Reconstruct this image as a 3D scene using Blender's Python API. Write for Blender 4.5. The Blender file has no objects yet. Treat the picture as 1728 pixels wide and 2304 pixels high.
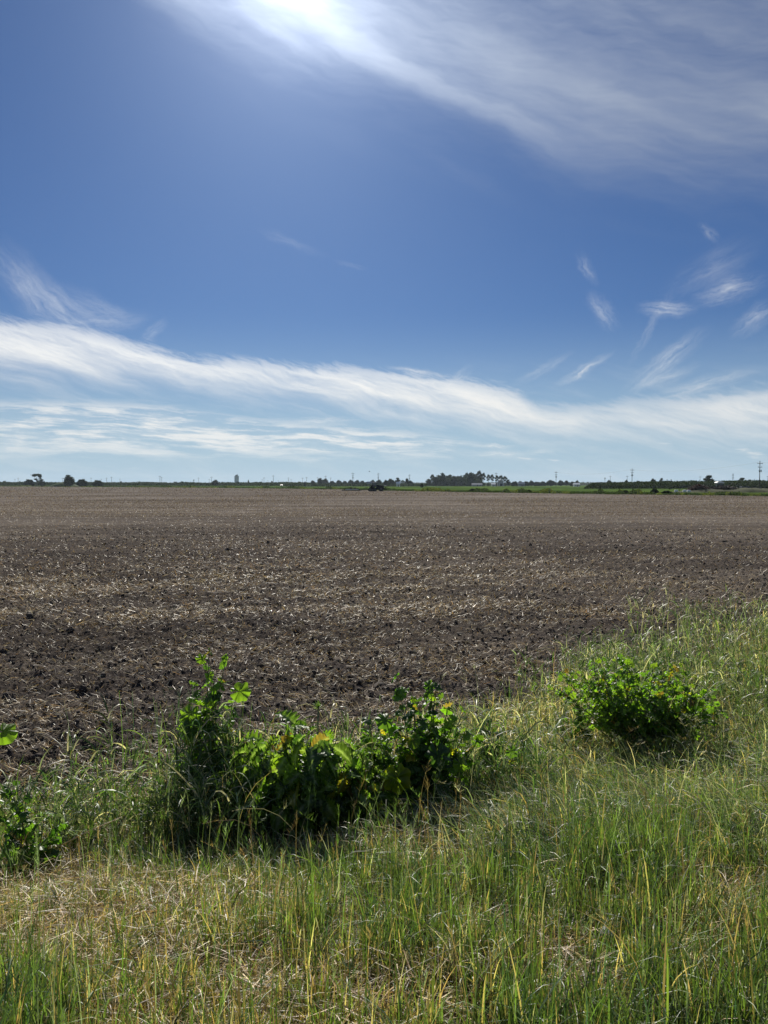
import bpy, math, random
import numpy as np
from mathutils import Vector, Matrix
R = math.radians
rng = np.random.default_rng(7)
random.seed(7)
S = bpy.context.scene
COL = S.collection

# ------------------------------------------------------------------ camera
F_PX, CX, CY, HOR = 1730.0, 864.0, 1152.0, 1090.0     # photograph is 1728 x 2304
CAM_H = 2.4
PITCH = math.atan((CY - HOR) / F_PX)
cam_d = bpy.data.cameras.new('camera'); cam = bpy.data.objects.new('camera', cam_d); COL.objects.link(cam)
cam.location = (0, 0, CAM_H); cam.rotation_euler = (R(90) - PITCH, 0, 0)
cam_d.sensor_fit = 'VERTICAL'; cam_d.sensor_height = 24.0; cam_d.lens = 24.0 * F_PX / 2304
cam_d.clip_start = 0.05; cam_d.clip_end = 40000
S.camera = cam
S.render.resolution_x, S.render.resolution_y = 768, 1024
S.view_settings.view_transform = 'Standard'; S.view_settings.look = 'None'
S.view_settings.exposure = 0.3; S.view_settings.gamma = 1.0
S.cycles.max_bounces = 6; S.cycles.diffuse_bounces = 3; S.cycles.transmission_bounces = 4
S.cycles.transparent_max_bounces = 4

def ray(px, py):
    x = (px - CX) / F_PX; z = (CY - py) / F_PX
    c, s = math.cos(PITCH), math.sin(PITCH)
    return Vector((x, c + z * s, -s + z * c))
def at(px, py, Y):
    d = ray(px, py); k = Y / d.y
    return Vector((d.x * k, Y, CAM_H + d.z * k))
def azel(px, py):
    d = ray(px, py).normalized()
    return math.degrees(math.atan2(d.x, d.y)), math.degrees(math.asin(d.z))

# ------------------------------------------------------------------ sun
SUN_DIR = ray(632, -62).normalized()
SUN_EL = math.asin(SUN_DIR.z); SUN_AZ = math.atan2(SUN_DIR.x, SUN_DIR.y)
sl = bpy.data.lights.new('sun', 'SUN'); so = bpy.data.objects.new('sun', sl); COL.objects.link(so)
sl.energy = 5.0; sl.angle = R(0.5); sl.color = (1.0, 0.95, 0.86)
so.rotation_euler = (-SUN_DIR).to_track_quat('-Z', 'Y').to_euler()

# ------------------------------------------------------------------ node helpers
class NT:
    def __init__(s, tree): s.t = tree; s.n = tree.nodes; s.l = tree.links
    def new(s, typ, **kw):
        n = s.n.new(typ)
        for k, v in kw.items(): setattr(n, k, v)
        return n
    def put(s, sock, v):
        if hasattr(v, 'is_output'): s.l.new(v, sock)
        elif v is not None: sock.default_value = v
    def m(s, op, a, b=None, c=None, clamp=False):
        n = s.new('ShaderNodeMath', operation=op, use_clamp=clamp)
        for i, v in enumerate((a, b, c)): s.put(n.inputs[i], v) if v is not None else None
        return n.outputs[0]
    def vm(s, op, a, b=None):
        n = s.new('ShaderNodeVectorMath', operation=op)
        s.put(n.inputs[0], a)
        if b is not None: s.put(n.inputs[1], b)
        return n.outputs['Value'] if op in ('DOT_PRODUCT', 'LENGTH') else n.outputs[0]
    def comb(s, x, y, z=0.0):
        n = s.new('ShaderNodeCombineXYZ')
        for i, v in enumerate((x, y, z)): s.put(n.inputs[i], v)
        return n.outputs[0]
    def sep(s, v):
        n = s.new('ShaderNodeSeparateXYZ'); s.put(n.inputs[0], v); return n.outputs
    def noise(s, vec, scale, detail=4, rough=0.55, dist=0.0, out='Fac'):
        n = s.new('ShaderNodeTexNoise'); s.put(n.inputs['Vector'], vec)
        s.put(n.inputs['Scale'], scale); n.inputs['Detail'].default_value = detail
        n.inputs['Roughness'].default_value = rough; n.inputs['Distortion'].default_value = dist
        return n.outputs[out]
    def remap(s, v, a, b, c=0.0, d=1.0, smooth=True):
        n = s.new('ShaderNodeMapRange', interpolation_type='SMOOTHSTEP' if smooth else 'LINEAR')
        for k, x in zip(('Value', 'From Min', 'From Max', 'To Min', 'To Max'), (v, a, b, c, d)): s.put(n.inputs[k], x)
        return n.outputs[0]
    def mix(s, f, a, b, bt='MIX'):
        n = s.new('ShaderNodeMix', data_type='RGBA', blend_type=bt)
        s.put(n.inputs[0], f); s.put(n.inputs[6], a); s.put(n.inputs[7], b)
        return n.outputs[2]
    def curve(s, v, lo, hi, pts):
        """piecewise curve y(v); pts = [(v, y)], returns y in real units"""
        ys = [p[1] for p in pts]; y0, y1 = min(ys), max(ys) + 1e-6
        n = s.new('ShaderNodeFloatCurve')
        c = n.mapping.curves[0]
        q = [((p[0] - lo) / (hi - lo), (p[1] - y0) / (y1 - y0)) for p in pts]
        c.points[0].location = q[0]; c.points[1].location = q[-1]
        for p in q[1:-1]: c.points.new(*p)
        n.mapping.use_clip = False; n.mapping.update()
        s.put(n.inputs['Value'], s.remap(v, lo, hi, 0.0, 1.0, smooth=False))
        return s.m('MULTIPLY_ADD', n.outputs[0], y1 - y0, y0)

# ------------------------------------------------------------------ world: Nishita sky + cirrus
W = bpy.data.worlds.new('World'); S.world = W; W.use_nodes = True
w = NT(W.node_tree); w.n.clear()
SKYS = 0.05
sky = w.new('ShaderNodeTexSky', sky_type='NISHITA', sun_disc=False)
sky.sun_elevation = SUN_EL; sky.sun_rotation = SUN_AZ
sky.altitude = 0; sky.air_density = 1.0; sky.dust_density = 0.35; sky.ozone_density = 3.0
dirv = w.vm('NORMALIZE', w.new('ShaderNodeTexCoord').outputs['Generated'])
dx, dy, dz = w.sep(dirv)
az = w.m('MULTIPLY', w.m('ARCTAN2', dx, dy), 180 / math.pi)
el = w.m('MULTIPLY', w.m('ARCSINE', dz), 180 / math.pi)
P = w.comb(az, el)
def rot(vec, ang, sx, sy):
    x, y, _ = w.sep(vec); c, s_ = math.cos(R(ang)), math.sin(R(ang))
    u = w.m('MULTIPLY', w.m('ADD', w.m('MULTIPLY', x, c), w.m('MULTIPLY', y, s_)), sx)
    v = w.m('MULTIPLY', w.m('SUBTRACT', w.m('MULTIPLY', y, c), w.m('MULTIPLY', x, s_)), sy)
    return w.comb(u, v)
# warp field
wn = w.noise(w.vm('MULTIPLY', P, (0.10, 0.16, 1)), 1.0, 3, 0.5, out='Color')
wn2 = w.noise(w.vm('MULTIPLY', P, (0.6, 0.9, 1)), 1.0, 5, 0.66, out='Color')
warp = w.vm('SUBTRACT', wn, (0.5, 0.5, 0.5)); warp2 = w.vm('SUBTRACT', wn2, (0.5, 0.5, 0.5))
Pw = w.vm('ADD', w.vm('ADD', P, w.vm('MULTIPLY', warp, (3.5, 2.4, 0))), w.vm('MULTIPLY', warp2, (1.0, 0.42, 0)))
pts = lambda L: [azel(*p) for p in L]
def ext(L):    # extend a boundary sideways so that it carries on outside the frame
    q = pts(L); a0, e0 = q[0]; a1, e1 = q[-1]
    return [(-60, e0 + (a0 + 60) * 0.08)] + q + [(60, e1 + 1.0)]
# streak noises
sA = w.noise(rot(Pw, -14, 0.10, 0.75), 1.0, 8, 0.62)       # main low band, long fibres
sB = w.noise(rot(w.vm('ADD', P, w.vm('MULTIPLY', w.vm('SUBTRACT', Pw, P), (1.0, .45, 0))), -3, 0.13, 1.25), 1.0, 8, 0.66)         # thin low layers
sC = w.noise(rot(Pw, -24, 0.05, 0.36), 1.0, 5, 0.46)       # high veil
sF = w.noise(rot(Pw, -24, 0.55, 3.2), 1.0, 7, 0.68)         # fine fibre
sCf = w.noise(rot(Pw, -10, 0.35, 2.2), 1.0, 5, 0.6)
edge = w.m('MULTIPLY', w.m('SUBTRACT', sA, 0.5), 5.0)
edgeF = w.m('MULTIPLY', w.m('SUBTRACT', sF, 0.5), 2.6)
# main band
up = w.curve(az, -60, 60, ext([(0, 712), (150, 728), (300, 765), (450, 797), (600, 812), (800, 826), (950, 838), (1080, 856), (1170, 880), (1260, 915), (1400, 905), (1550, 890), (1728, 868)]))
lo = w.curve(az, -60, 60, ext([(0, 842), (300, 855), (600, 880), (850, 925), (1000, 948), (1200, 980), (1400, 990), (1728, 990)]))
elw = w.m('ADD', el, w.m('ADD', edge, edgeF))
d_up = w.m('SUBTRACT', up, w.m('ADD', el, w.m('MULTIPLY', w.m('ADD', edge, edgeF), 0.55)))
d_lo = w.m('SUBTRACT', w.m('ADD', el, w.m('MULTIPLY', edge, 0.35)), lo)
band = w.m('MULTIPLY', w.remap(d_up, -0.25, 0.85), w.remap(d_lo, -1.3, 1.9))
dens = w.m('ADD', 0.80, w.m('ADD', w.m('MULTIPLY', w.m('SUBTRACT', sA, 0.48), 2.0), w.m('MULTIPLY', w.m('SUBTRACT', sF, 0.5), 0.7)))
right_fade = w.m('MULTIPLY', w.remap(az, 4, 16, 0.96, 0.74), w.remap(w.m('SUBTRACT', up, el), 1.2, 5.0, 1.0, 0.72))
band = w.m('MULTIPLY', w.m('MULTIPLY', band, dens), right_fade, clamp=True)
# low layers
up2 = w.curve(az, -60, 60, ext([(0, 893), (150, 893), (330, 900), (460, 920), (650, 940), (850, 955), (1000, 975), (1150, 1005), (1300, 1040), (1500, 1052), (1728, 1056)]))
d2 = w.m('SUBTRACT', up2, w.m('ADD', el, w.m('MULTIPLY', w.m('SUBTRACT', sB, 0.5), 3.0)))
low = w.m('MULTIPLY', w.remap(d2, -0.2, 0.8), w.remap(el, 1.2, 3.2))
low = w.m('MULTIPLY', low, w.remap(sB, 0.43, 0.60, 0.05, 0.88))
low = w.m('MULTIPLY', low, w.remap(az, 0, 14, 1.0, 0.5))
thin = w.m('MULTIPLY', w.m('MULTIPLY', w.remap(sB, 0.60, 0.66), w.remap(el, 0.8, 1.8)), w.remap(el, 4.0, 2.4))
thin = w.m('MULTIPLY', thin, 0.4)
# faint haze between the layers
between = w.m('MULTIPLY', w.remap(el, 10.0, 4.0), w.m('MULTIPLY', w.remap(sA, 0.44, 0.66), 0.15))
# high veil, upper right
vl = w.curve(az, -60, 60, [(-60, 60), (-22, 46)] + pts([(330, -20), (480, 60), (620, 135), (760, 195), (900, 250), (1100, 322), (1300, 370), (1500, 400), (1728, 425)]) + [(60, 22)])
d3 = w.m('SUBTRACT', w.m('ADD', el, w.m('MULTIPLY', w.m('SUBTRACT', sC, 0.5), 3.6)), vl)
strip = w.m('MULTIPLY', w.remap(d3, -1.0, 3.6), w.remap(d3, 11.0, 3.4))
veil = w.m('MULTIPLY', w.remap(d3, -4.0, 4.6), w.m('ADD', w.m('MULTIPLY', strip, .30), w.m('ADD', w.remap(sC, 0.36, 0.66, 0.12, 0.38), w.m('MULTIPLY', w.m('SUBTRACT', sCf, 0.5), 0.30))), clamp=True)
# separate wisps
def wisp(px, py, ang, L, Wd, k, fibre=None):
    a0, e0 = azel(px, py); L /= 33.0; Wd /= 36.0
    q = rot(w.vm('SUBTRACT', w.vm('ADD', P, w.vm('MULTIPLY', warp2, (1.1, 0.8, 0))), (a0, e0, 0)), ang, 1 / L, 1 / Wd)
    g = w.m('SUBTRACT', 1.0, w.vm('LENGTH', q), clamp=True)
    n = w.noise(w.vm('ADD', w.vm('MULTIPLY', q, (0.9, 2.2, 0)), (px * 0.37, py * 0.21, 0)), 1.0, 8, 0.74, 0.10)
    return w.m('MULTIPLY', w.m('MULTIPLY', w.m('MULTIPLY', g, w.m('SQRT', g)), w.remap(n, 0.28, 0.78)), k * 0.72)
ws = None
for a in [(1640, 650, 12, 90, 44, 1.0), (1600, 605, 25, 130, 60, .5), (1500, 693, -6, 78, 26, 1.35), (1355, 698, -55, 62, 34, .8), (1320, 603, -60, 52, 22, .8),
          (1700, 715, 35, 70, 34, .9), (1313, 832, 30, 90, 17, 1.3), (1495, 815, 38, 130, 34, 1.0), (1580, 868, 14, 130, 26, 1.1), (1500, 850, 20, 90, 22, .8),
          (70, 650, -48, 170, 62, .9), (150, 700, -35, 150, 55, .8), (215, 690, -20, 120, 40, .45), (245, 722, 8, 110, 34, .6), (1595, 523, -50, 34, 18, .8), (1225, 828, 28, 90, 17, .7), (655, 545, -18, 100, 18, .4),
          (930, 834, -8, 75, 11, 1.6), (1030, 850, 35, 60, 20, .7), (1465, 735, 60, 120, 14, .5), (345, 745, 40, 50, 20, .6),
          (720, 946, 2, 120, 14, 1.2), (1115, 1003, -2, 70, 6, 1.5), (1130, 1018, -2, 110, 10, 1.3), (1215, 1015, -3, 45, 10, 1.2), (700, 1033, 1, 150, 9, .8), (790, 598, -15, 50, 9, .4)]:
    v = wisp(*a); ws = v if ws is None else w.m('ADD', ws, v)
ws = w.m('MINIMUM', ws, 0.7)
cov = w.m('SUBTRACT', 1.0, w.m('MULTIPLY', w.m('MULTIPLY', w.m('SUBTRACT', 1.0, band, clamp=True), w.m('SUBTRACT', 1.0, low, clamp=True)),
      w.m('MULTIPLY', w.m('SUBTRACT', 1.0, w.m('ADD', thin, between), clamp=True), w.m('MULTIPLY', w.m('SUBTRACT', 1.0, veil, clamp=True), w.m('SUBTRACT', 1.0, ws, clamp=True)))), clamp=True)
cosg = w.vm('DOT_PRODUCT', dirv, tuple(SUN_DIR))
gam = w.m('MULTIPLY', w.m('ARCCOSINE', w.m('MINIMUM', cosg, 1.0)), 180 / math.pi)
# forward scattering of the sun through cirrus and dust
g1 = w.m('POWER', 2.718, w.m('MULTIPLY', gam, -1 / 4.5)); g2 = w.m('POWER', 2.718, w.m('MULTIPLY', gam, -1 / 12.0))
cl_b = w.m('ADD', w.m('MULTIPLY', g1, 19.0), w.m('MULTIPLY', g2, 13.0))
CLB = 14.5
lowb = w.remap(el, 22, 8, 0.44, 0.92)
cbright = w.m('ADD', w.m('MULTIPLY', lowb, CLB), cl_b)
cloudc = w.mix(w.remap(el, 4, 24), (1.0, 1.0, 0.975, 1), (0.86, 0.97, 1.16, 1))
cloud = w.vm('MULTIPLY', cloudc, w.comb(cbright, cbright, cbright))
tint = w.mix(1.0, sky.outputs[0], (0.33, 0.51, 0.80, 1), 'MULTIPLY')
tint = w.mix(w.remap(el, 13, -1, 0.0, 0.84), tint, (7.1, 9.9, 12.0, 1))
aur = w.m('MULTIPLY', g1, 5.5)
base = w.vm('ADD', tint, w.comb(aur, aur, w.m('MULTIPLY', aur, 1.1)))
final = w.mix(cov, base, cloud)
bg = w.new('ShaderNodeBackground'); bg.inputs[1].default_value = SKYS
w.l.new(final, bg.inputs[0]); wo = w.new('ShaderNodeOutputWorld'); w.l.new(bg.outputs[0], wo.inputs[0])
W.cycles.sampling_method = 'MANUAL'; W.cycles.sample_map_resolution = 512

# ------------------------------------------------------------------ object helpers
def tag(o, label=None, cat=None, group=None, kind=None):
    if label: o['label'] = label
    if cat: o['category'] = cat
    if group: o['group'] = group
    if kind: o['kind'] = kind
    return o
def empty(name, loc, rz=0.0):
    o = bpy.data.objects.new(name, None); COL.objects.link(o); o.location = loc; o.rotation_euler = (0, 0, rz)
    o.empty_display_size = 0.2; return o
def npmesh(name, V, Fq, mat, colors=None, parent=None, smooth=False):
    me = bpy.data.meshes.new(name); V = np.ascontiguousarray(V, dtype=np.float32); Fq = np.ascontiguousarray(Fq, dtype=np.int32)
    k = Fq.shape[1]
    me.vertices.add(len(V)); me.vertices.foreach_set('co', V.ravel())
    me.loops.add(Fq.size); me.loops.foreach_set('vertex_index', Fq.ravel())
    me.polygons.add(len(Fq)); me.polygons.foreach_set('loop_start', np.arange(0, Fq.size, k, dtype=np.int32))
    if smooth: me.polygons.foreach_set('use_smooth', np.ones(len(Fq), dtype=bool))
    me.update(calc_edges=True)
    if colors is not None:
        a = me.color_attributes.new('tone', 'FLOAT_COLOR', 'POINT')
        c = np.ones((len(V), 4), np.float32); c[:, :3] = colors; a.data.foreach_set('color', c.ravel())
    me.materials.append(mat)
    o = bpy.data.objects.new(name, me); COL.objects.link(o); o.parent = parent
    return o
class MB:
    def __init__(s): s.v = []; s.f = []
    def box(s, c, d, rz=0.0, taper=1.0):
        b = len(s.v); c = Vector(c); M = Matrix.Rotation(rz, 3, 'Z')
        for z in (-1, 1):
            k = taper if z > 0 else 1.0
            for x, y in ((-1, -1), (1, -1), (1, 1), (-1, 1)):
                s.v.append(tuple(c + M @ Vector((x * d[0] / 2 * k, y * d[1] / 2 * k, z * d[2] / 2))))
        s.f += [(b, b+3, b+2, b+1), (b+4, b+5, b+6, b+7)] + [(b+i, b+(i+1) % 4, b+4+(i+1) % 4, b+4+i) for i in range(4)]
        return s
    def tube(s, pts, rad, n=6, cap=True):
        pts = [Vector(p) for p in pts]; rad = rad if hasattr(rad, '__len__') else [rad] * len(pts)
        b = len(s.v); up = Vector((0.12, 0.31, 0.94))
        for i, p in enumerate(pts):
            t = (pts[min(i+1, len(pts)-1)] - pts[max(i-1, 0)]).normalized()
            a = t.cross(up)
            if a.length < 1e-3: a = t.cross(Vector((1, 0, 0)))
            a.normalize(); c = t.cross(a)
            for k in range(n):
                q = 2 * math.pi * k / n; s.v.append(tuple(p + (a * math.cos(q) + c * math.sin(q)) * rad[i]))
        for i in range(len(pts) - 1):
            for k in range(n):
                s.f.append((b+i*n+k, b+i*n+(k+1) % n, b+(i+1)*n+(k+1) % n, b+(i+1)*n+k))
        if cap:
            s.f.append(tuple(b+k for k in range(n))[::-1]); e = b+(len(pts)-1)*n; s.f.append(tuple(e+k for k in range(n)))
        return s
    def prism(s, prof, x0, x1, axis='x'):
        b = len(s.v); n = len(prof)
        for x in (x0, x1):
            for (p, q) in prof: s.v.append((x, p, q) if axis == 'x' else (p, x, q))
        s.f.append(tuple(b+i for i in range(n))); s.f.append(tuple(b+n+i for i in range(n))[::-1])
        for i in range(n): s.f.append((b+i, b+n+i, b+n+(i+1) % n, b+(i+1) % n))
        return s
    def build(s, name, mat, parent=None, bevel=0.0, smooth=False):
        me = bpy.data.meshes.new(name); me.from_pydata(s.v, [], s.f); me.materials.append(mat)
        if smooth:
            for p in me.polygons: p.use_smooth = True
        me.update()
        o = bpy.data.objects.new(name, me); COL.objects.link(o); o.parent = parent
        if bevel:
            m = o.modifiers.new('bevel', 'BEVEL'); m.width = bevel; m.segments = 2
        return o
def copy_tree(o, parent=None):
    c = o.copy(); COL.objects.link(c); c.parent = parent
    for ch in list(o.children): copy_tree(ch, c)
    return c

# ------------------------------------------------------------------ numpy noise
_perm = rng.permutation(4096); _val = rng.random(4096)
def vnoise(x, y, seed=0):
    xi = np.floor(x).astype(np.int64); yi = np.floor(y).astype(np.int64); fx = x - xi; fy = y - yi
    fx = fx*fx*fx*(fx*(fx*6-15)+10); fy = fy*fy*fy*(fy*(fy*6-15)+10)
    h = lambda a, b: _val[_perm[(_perm[(a + seed*131) & 4095] + b) & 4095]]
    return (h(xi, yi)*(1-fx)+h(xi+1, yi)*fx)*(1-fy)+(h(xi, yi+1)*(1-fx)+h(xi+1, yi+1)*fx)*fy
def fbm(x, y, octv=4, seed=0, gain=0.5):
    a = 1.0; t = 0; s = 0
    for i in range(octv):
        s = s + a*vnoise(x*2**i+i*17.3, y*2**i-i*9.1, seed+i); t += a; a *= gain
    return s / t
def sstep(a, b, x):
    t = np.clip((x-a)/(b-a), 0, 1); return t*t*(3-2*t)

# field border (near side, verge -> tilled soil) and far side in ground coordinates
BX = np.array([-40., -8, -3.0, -1.8, -.27, 1.1, 2.4, 4.0, 6.7, 14, 40]); BY = np.array([4., 5.2, 5.6, 6.0, 6.8, 7.5, 8.6, 10.4, 13.4, 21, 46])
def border(x): return np.interp(x, BX, BY)
fe = [(-1500, 1800), (-461, 923), (-149, 593), (-18, 377), (0, 300), (20, 252), (49, 198), (65, 177), (78, 157), (110, 120), (300, -60)]
FE_X = np.array([p[0] for p in fe], float); FE_Y = np.array([p[1] for p in fe], float)
# sheet the verge/field split as signed distance-like values
def verge_amt(x, y): # 1 on verge, 0 on field
    return sstep(0.6, -0.6, y - border(x) + 2.2*(fbm(x*0.8, y*0.8, 4, 5, .6)-0.5))
def base_z(x, y):
    d = y - border(x)*0.0
    z = 0.75*sstep(6.6, 1.6, y - 0.25*np.clip(x, -6, 20))
    return z
def ground_z(x, y):
    x = np.asarray(x, float); y = np.asarray(y, float)
    r = np.hypot(x, y); v = verge_amt(x, y)
    z = base_z(x, y)
    und = 0.10*(fbm(x*0.25, y*0.25, 2, 3)-0.5)*sstep(3, 10, r)
    soft = 0.05*(fbm(x*2.2, y*2.2, 3, 9)-0.5)
    # cloddy tillage
    nn = fbm(x*5.5, y*6.5, 4, 21, 0.62); cl = np.abs(fbm(x*11, y*12, 3, 33, 0.6)-0.5)*2
    rows = 0.035*(fbm((x*0.35+y*0.94)*2.0, (x*0.94-y*0.35)*0.25, 2, 41)-0.5)
    clod = 0.12*(nn-0.5) - 0.062*cl + 0.03*(fbm(x*30, y*32, 2, 51)-0.5)
    fade = sstep(220, 40, r)*0.75+0.25
    far_e = np.interp(x, FE_X, FE_Y); inside = sstep(6, -6, y-far_e)
    return z + und + soft + (clod*fade+rows)*(1-v)*inside
def hit(px, py):
    d = ray(px, py); t = 1.0
    lo_, hi_ = 0.5, 400.0
    for _ in range(60):
        t = (lo_+hi_)/2; p = Vector((0, 0, CAM_H))+d*t
        if p.z > float(base_z(np.array(p.x), np.array(p.y))): lo_ = t
        else: hi_ = t
    return Vector((p.x, p.y, float(ground_z(p.x, p.y))))

# ------------------------------------------------------------------ materials
def mat(name):
    m = bpy.data.materials.new(name); m.use_nodes = True; t = NT(m.node_tree); t.n.clear()
    o = t.new('ShaderNodeOutputMaterial'); return m, t, o
def pbr(name, col, rough=0.7, spec=0.3, metal=0.0, var=0.25, vscale=6.0):
    m, t, o = mat(name); b = t.new('ShaderNodeBsdfPrincipled')
    n = t.noise(t.new('ShaderNodeTexCoord').outputs['Object'], vscale, 4, 0.6)
    c = t.mix(n, tuple(x*(1-var) for x in col)+(1,), tuple(min(1, x*(1+var)) for x in col)+(1,))
    t.l.new(c, b.inputs['Base Color']); b.inputs['Roughness'].default_value = rough
    b.inputs['Specular IOR Level'].default_value = spec; b.inputs['Metallic'].default_value = metal
    t.l.new(b.outputs[0], o.inputs[0]); return m
def leafmat(name, trans=0.45, rough=0.4, spec=0.5, attr=True, col=(.1, .2, .04), tk=(1.0, 1.15, 0.45), sheen=0.0, bump=0.0):
    m, t, o = mat(name); b = t.new('ShaderNodeBsdfPrincipled')
    if attr:
        c = t.new('ShaderNodeAttribute', attribute_name='tone').outputs['Color']
    else:
        n = t.noise(t.new('ShaderNodeTexCoord').outputs['Object'], 2.5, 3)
        c = t.mix(n, tuple(x*.65 for x in col)+(1,), tuple(x*1.35 for x in col)+(1,))
    t.l.new(c, b.inputs['Base Color']); b.inputs['Roughness'].default_value = rough
    b.inputs['Specular IOR Level'].default_value = spec
    tr = t.new('ShaderNodeBsdfTranslucent'); t.l.new(t.mix(1.0, c, tuple(tk)+(1,), 'MULTIPLY'), tr.inputs[0])
    if bump:
        bn = t.new('ShaderNodeBump'); bn.inputs['Strength'].default_value = bump; bn.inputs['Distance'].default_value = 0.004
        t.l.new(t.noise(t.new('ShaderNodeTexCoord').outputs['Object'], 90.0, 3), bn.inputs['Height']); t.l.new(bn.outputs[0], b.inputs['Normal'])
    ms = t.new('ShaderNodeMixShader'); ms.inputs[0].default_value = trans
    t.l.new(b.outputs[0], ms.inputs[1]); t.l.new(tr.outputs[0], ms.inputs[2]); t.l.new(ms.outputs[0], o.inputs[0]); return m

# tilled soil
m_soil, t, o = mat('tilled_soil')
pos = t.new('ShaderNodeNewGeometry').outputs['Position']
px_, py_, _ = t.sep(pos)
dist = t.vm('LENGTH', pos)
n1 = t.noise(pos, 9.0, 6, 0.65); n2 = t.noise(pos, 0.55, 4, 0.55); n3 = t.noise(pos, 0.06, 4, 0.6)
soil = t.mix(t.remap(n1, .3, .7), (0.036, 0.031, 0.0285, 1), (0.120, 0.103, 0.091, 1))
soil = t.mix(t.m('MULTIPLY', t.remap(n2, .35, .7), .55), soil, (0.060, 0.049, 0.040, 1))
ps = t.vm('ADD', pos, t.vm('MULTIPLY', t.vm('SUBTRACT', t.noise(pos, .05, 2, .5, out='Color'), (.5, .5, .5)), (6, 6, 0)))
xr, yr, _z = t.sep(ps); rowc = t.comb(t.m('MULTIPLY', t.m('ADD', xr, t.m('MULTIPLY', yr, .14)), .03), t.m('MULTIPLY', t.m('SUBTRACT', yr, t.m('MULTIPLY', xr, .14)), .42), 0)
rown = t.noise(rowc, 1.0, 4, .6)
soil = t.mix(t.remap(n3, .42, .62, 0, .35), soil, (0.155, 0.130, 0.105, 1))
# straw flecks too small to model
fl = t.noise(t.vm('MULTIPLY', pos, (14, 30, 14)), 1.0, 3, 0.7); fl2 = t.noise(t.vm('MULTIPLY', pos, (2.6, 5.5, 3)), 1.0, 5, 0.75)
cover = t.remap(t.m('MULTIPLY_ADD', rown, .6, t.m('MULTIPLY', t.noise(t.vm('MULTIPLY', pos, (0.35, 0.8, 0.3)), 1.0, 4, 0.6), .4)), .35, .65, -.03, .09)
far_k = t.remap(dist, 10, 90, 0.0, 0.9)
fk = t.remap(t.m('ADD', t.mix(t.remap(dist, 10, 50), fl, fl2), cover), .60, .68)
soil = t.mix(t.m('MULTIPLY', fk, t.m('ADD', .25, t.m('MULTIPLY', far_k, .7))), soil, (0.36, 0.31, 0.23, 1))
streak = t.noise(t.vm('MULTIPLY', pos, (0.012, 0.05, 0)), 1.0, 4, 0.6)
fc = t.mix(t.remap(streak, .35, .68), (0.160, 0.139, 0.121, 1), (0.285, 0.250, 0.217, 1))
soil = t.mix(t.m('MULTIPLY', far_k, .72), soil, fc)  # paler with distance: grazing view of straw plus backlit brightness put into the colour
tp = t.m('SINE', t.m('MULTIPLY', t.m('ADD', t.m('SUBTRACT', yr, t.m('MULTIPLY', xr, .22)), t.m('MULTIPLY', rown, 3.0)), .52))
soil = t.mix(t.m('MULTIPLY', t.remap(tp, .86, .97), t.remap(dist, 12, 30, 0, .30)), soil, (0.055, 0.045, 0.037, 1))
rb = t.remap(rown, .36, .64, .86, 1.14); soil = t.vm('MULTIPLY', soil, t.comb(rb, rb, rb))
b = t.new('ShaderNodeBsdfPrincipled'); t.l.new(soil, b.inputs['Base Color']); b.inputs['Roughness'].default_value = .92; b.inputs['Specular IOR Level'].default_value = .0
bp = t.new('ShaderNodeBump'); bp.inputs['Strength'].default_value = .9; bp.inputs['Distance'].default_value = .03
t.l.new(t.noise(pos, 28.0, 6, .7), bp.inputs['Height']); t.l.new(bp.outputs[0], b.inputs['Normal']); t.l.new(b.outputs[0], o.inputs[0])

# land round the field: verge earth with thatch, green crop beyond
m_land, t, o = mat('verge_and_crop_land')
pos = t.new('ShaderNodeNewGeometry').outputs['Position']; x_, y_, _ = t.sep(pos)
th = t.mix(t.remap(t.noise(pos, 3.0, 6, .65), .35, .65), (0.045, 0.038, 0.023, 1), (0.13, 0.108, 0.058, 1))
cg = t.mix(t.remap(t.noise(t.vm('MULTIPLY', pos, (0.02, 0.006, 0)), 1.0, 5, .6), .35, .65), (0.045, 0.082, 0.022, 1), (0.095, 0.150, 0.036, 1))
cg = t.mix(t.remap(t.noise(t.vm('MULTIPLY', pos, (0.3, 0.12, 0)), 1.0, 4, .7), .45, .7, 0, .4), cg, (0.10, 0.13, 0.035, 1))
lc = t.mix(t.remap(y_, 60, 110), th, cg)
b = t.new('ShaderNodeBsdfPrincipled'); t.l.new(lc, b.inputs['Base Color']); b.inputs['Roughness'].default_value = .95; b.inputs['Specular IOR Level'].default_value = .0
bp = t.new('ShaderNodeBump'); bp.inputs['Strength'].default_value = .8; bp.inputs['Distance'].default_value = .03
t.l.new(t.noise(pos, 25.0, 5, .7), bp.inputs['Height']); t.l.new(bp.outputs[0], b.inputs['Normal']); t.l.new(b.outputs[0], o.inputs[0])

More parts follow.
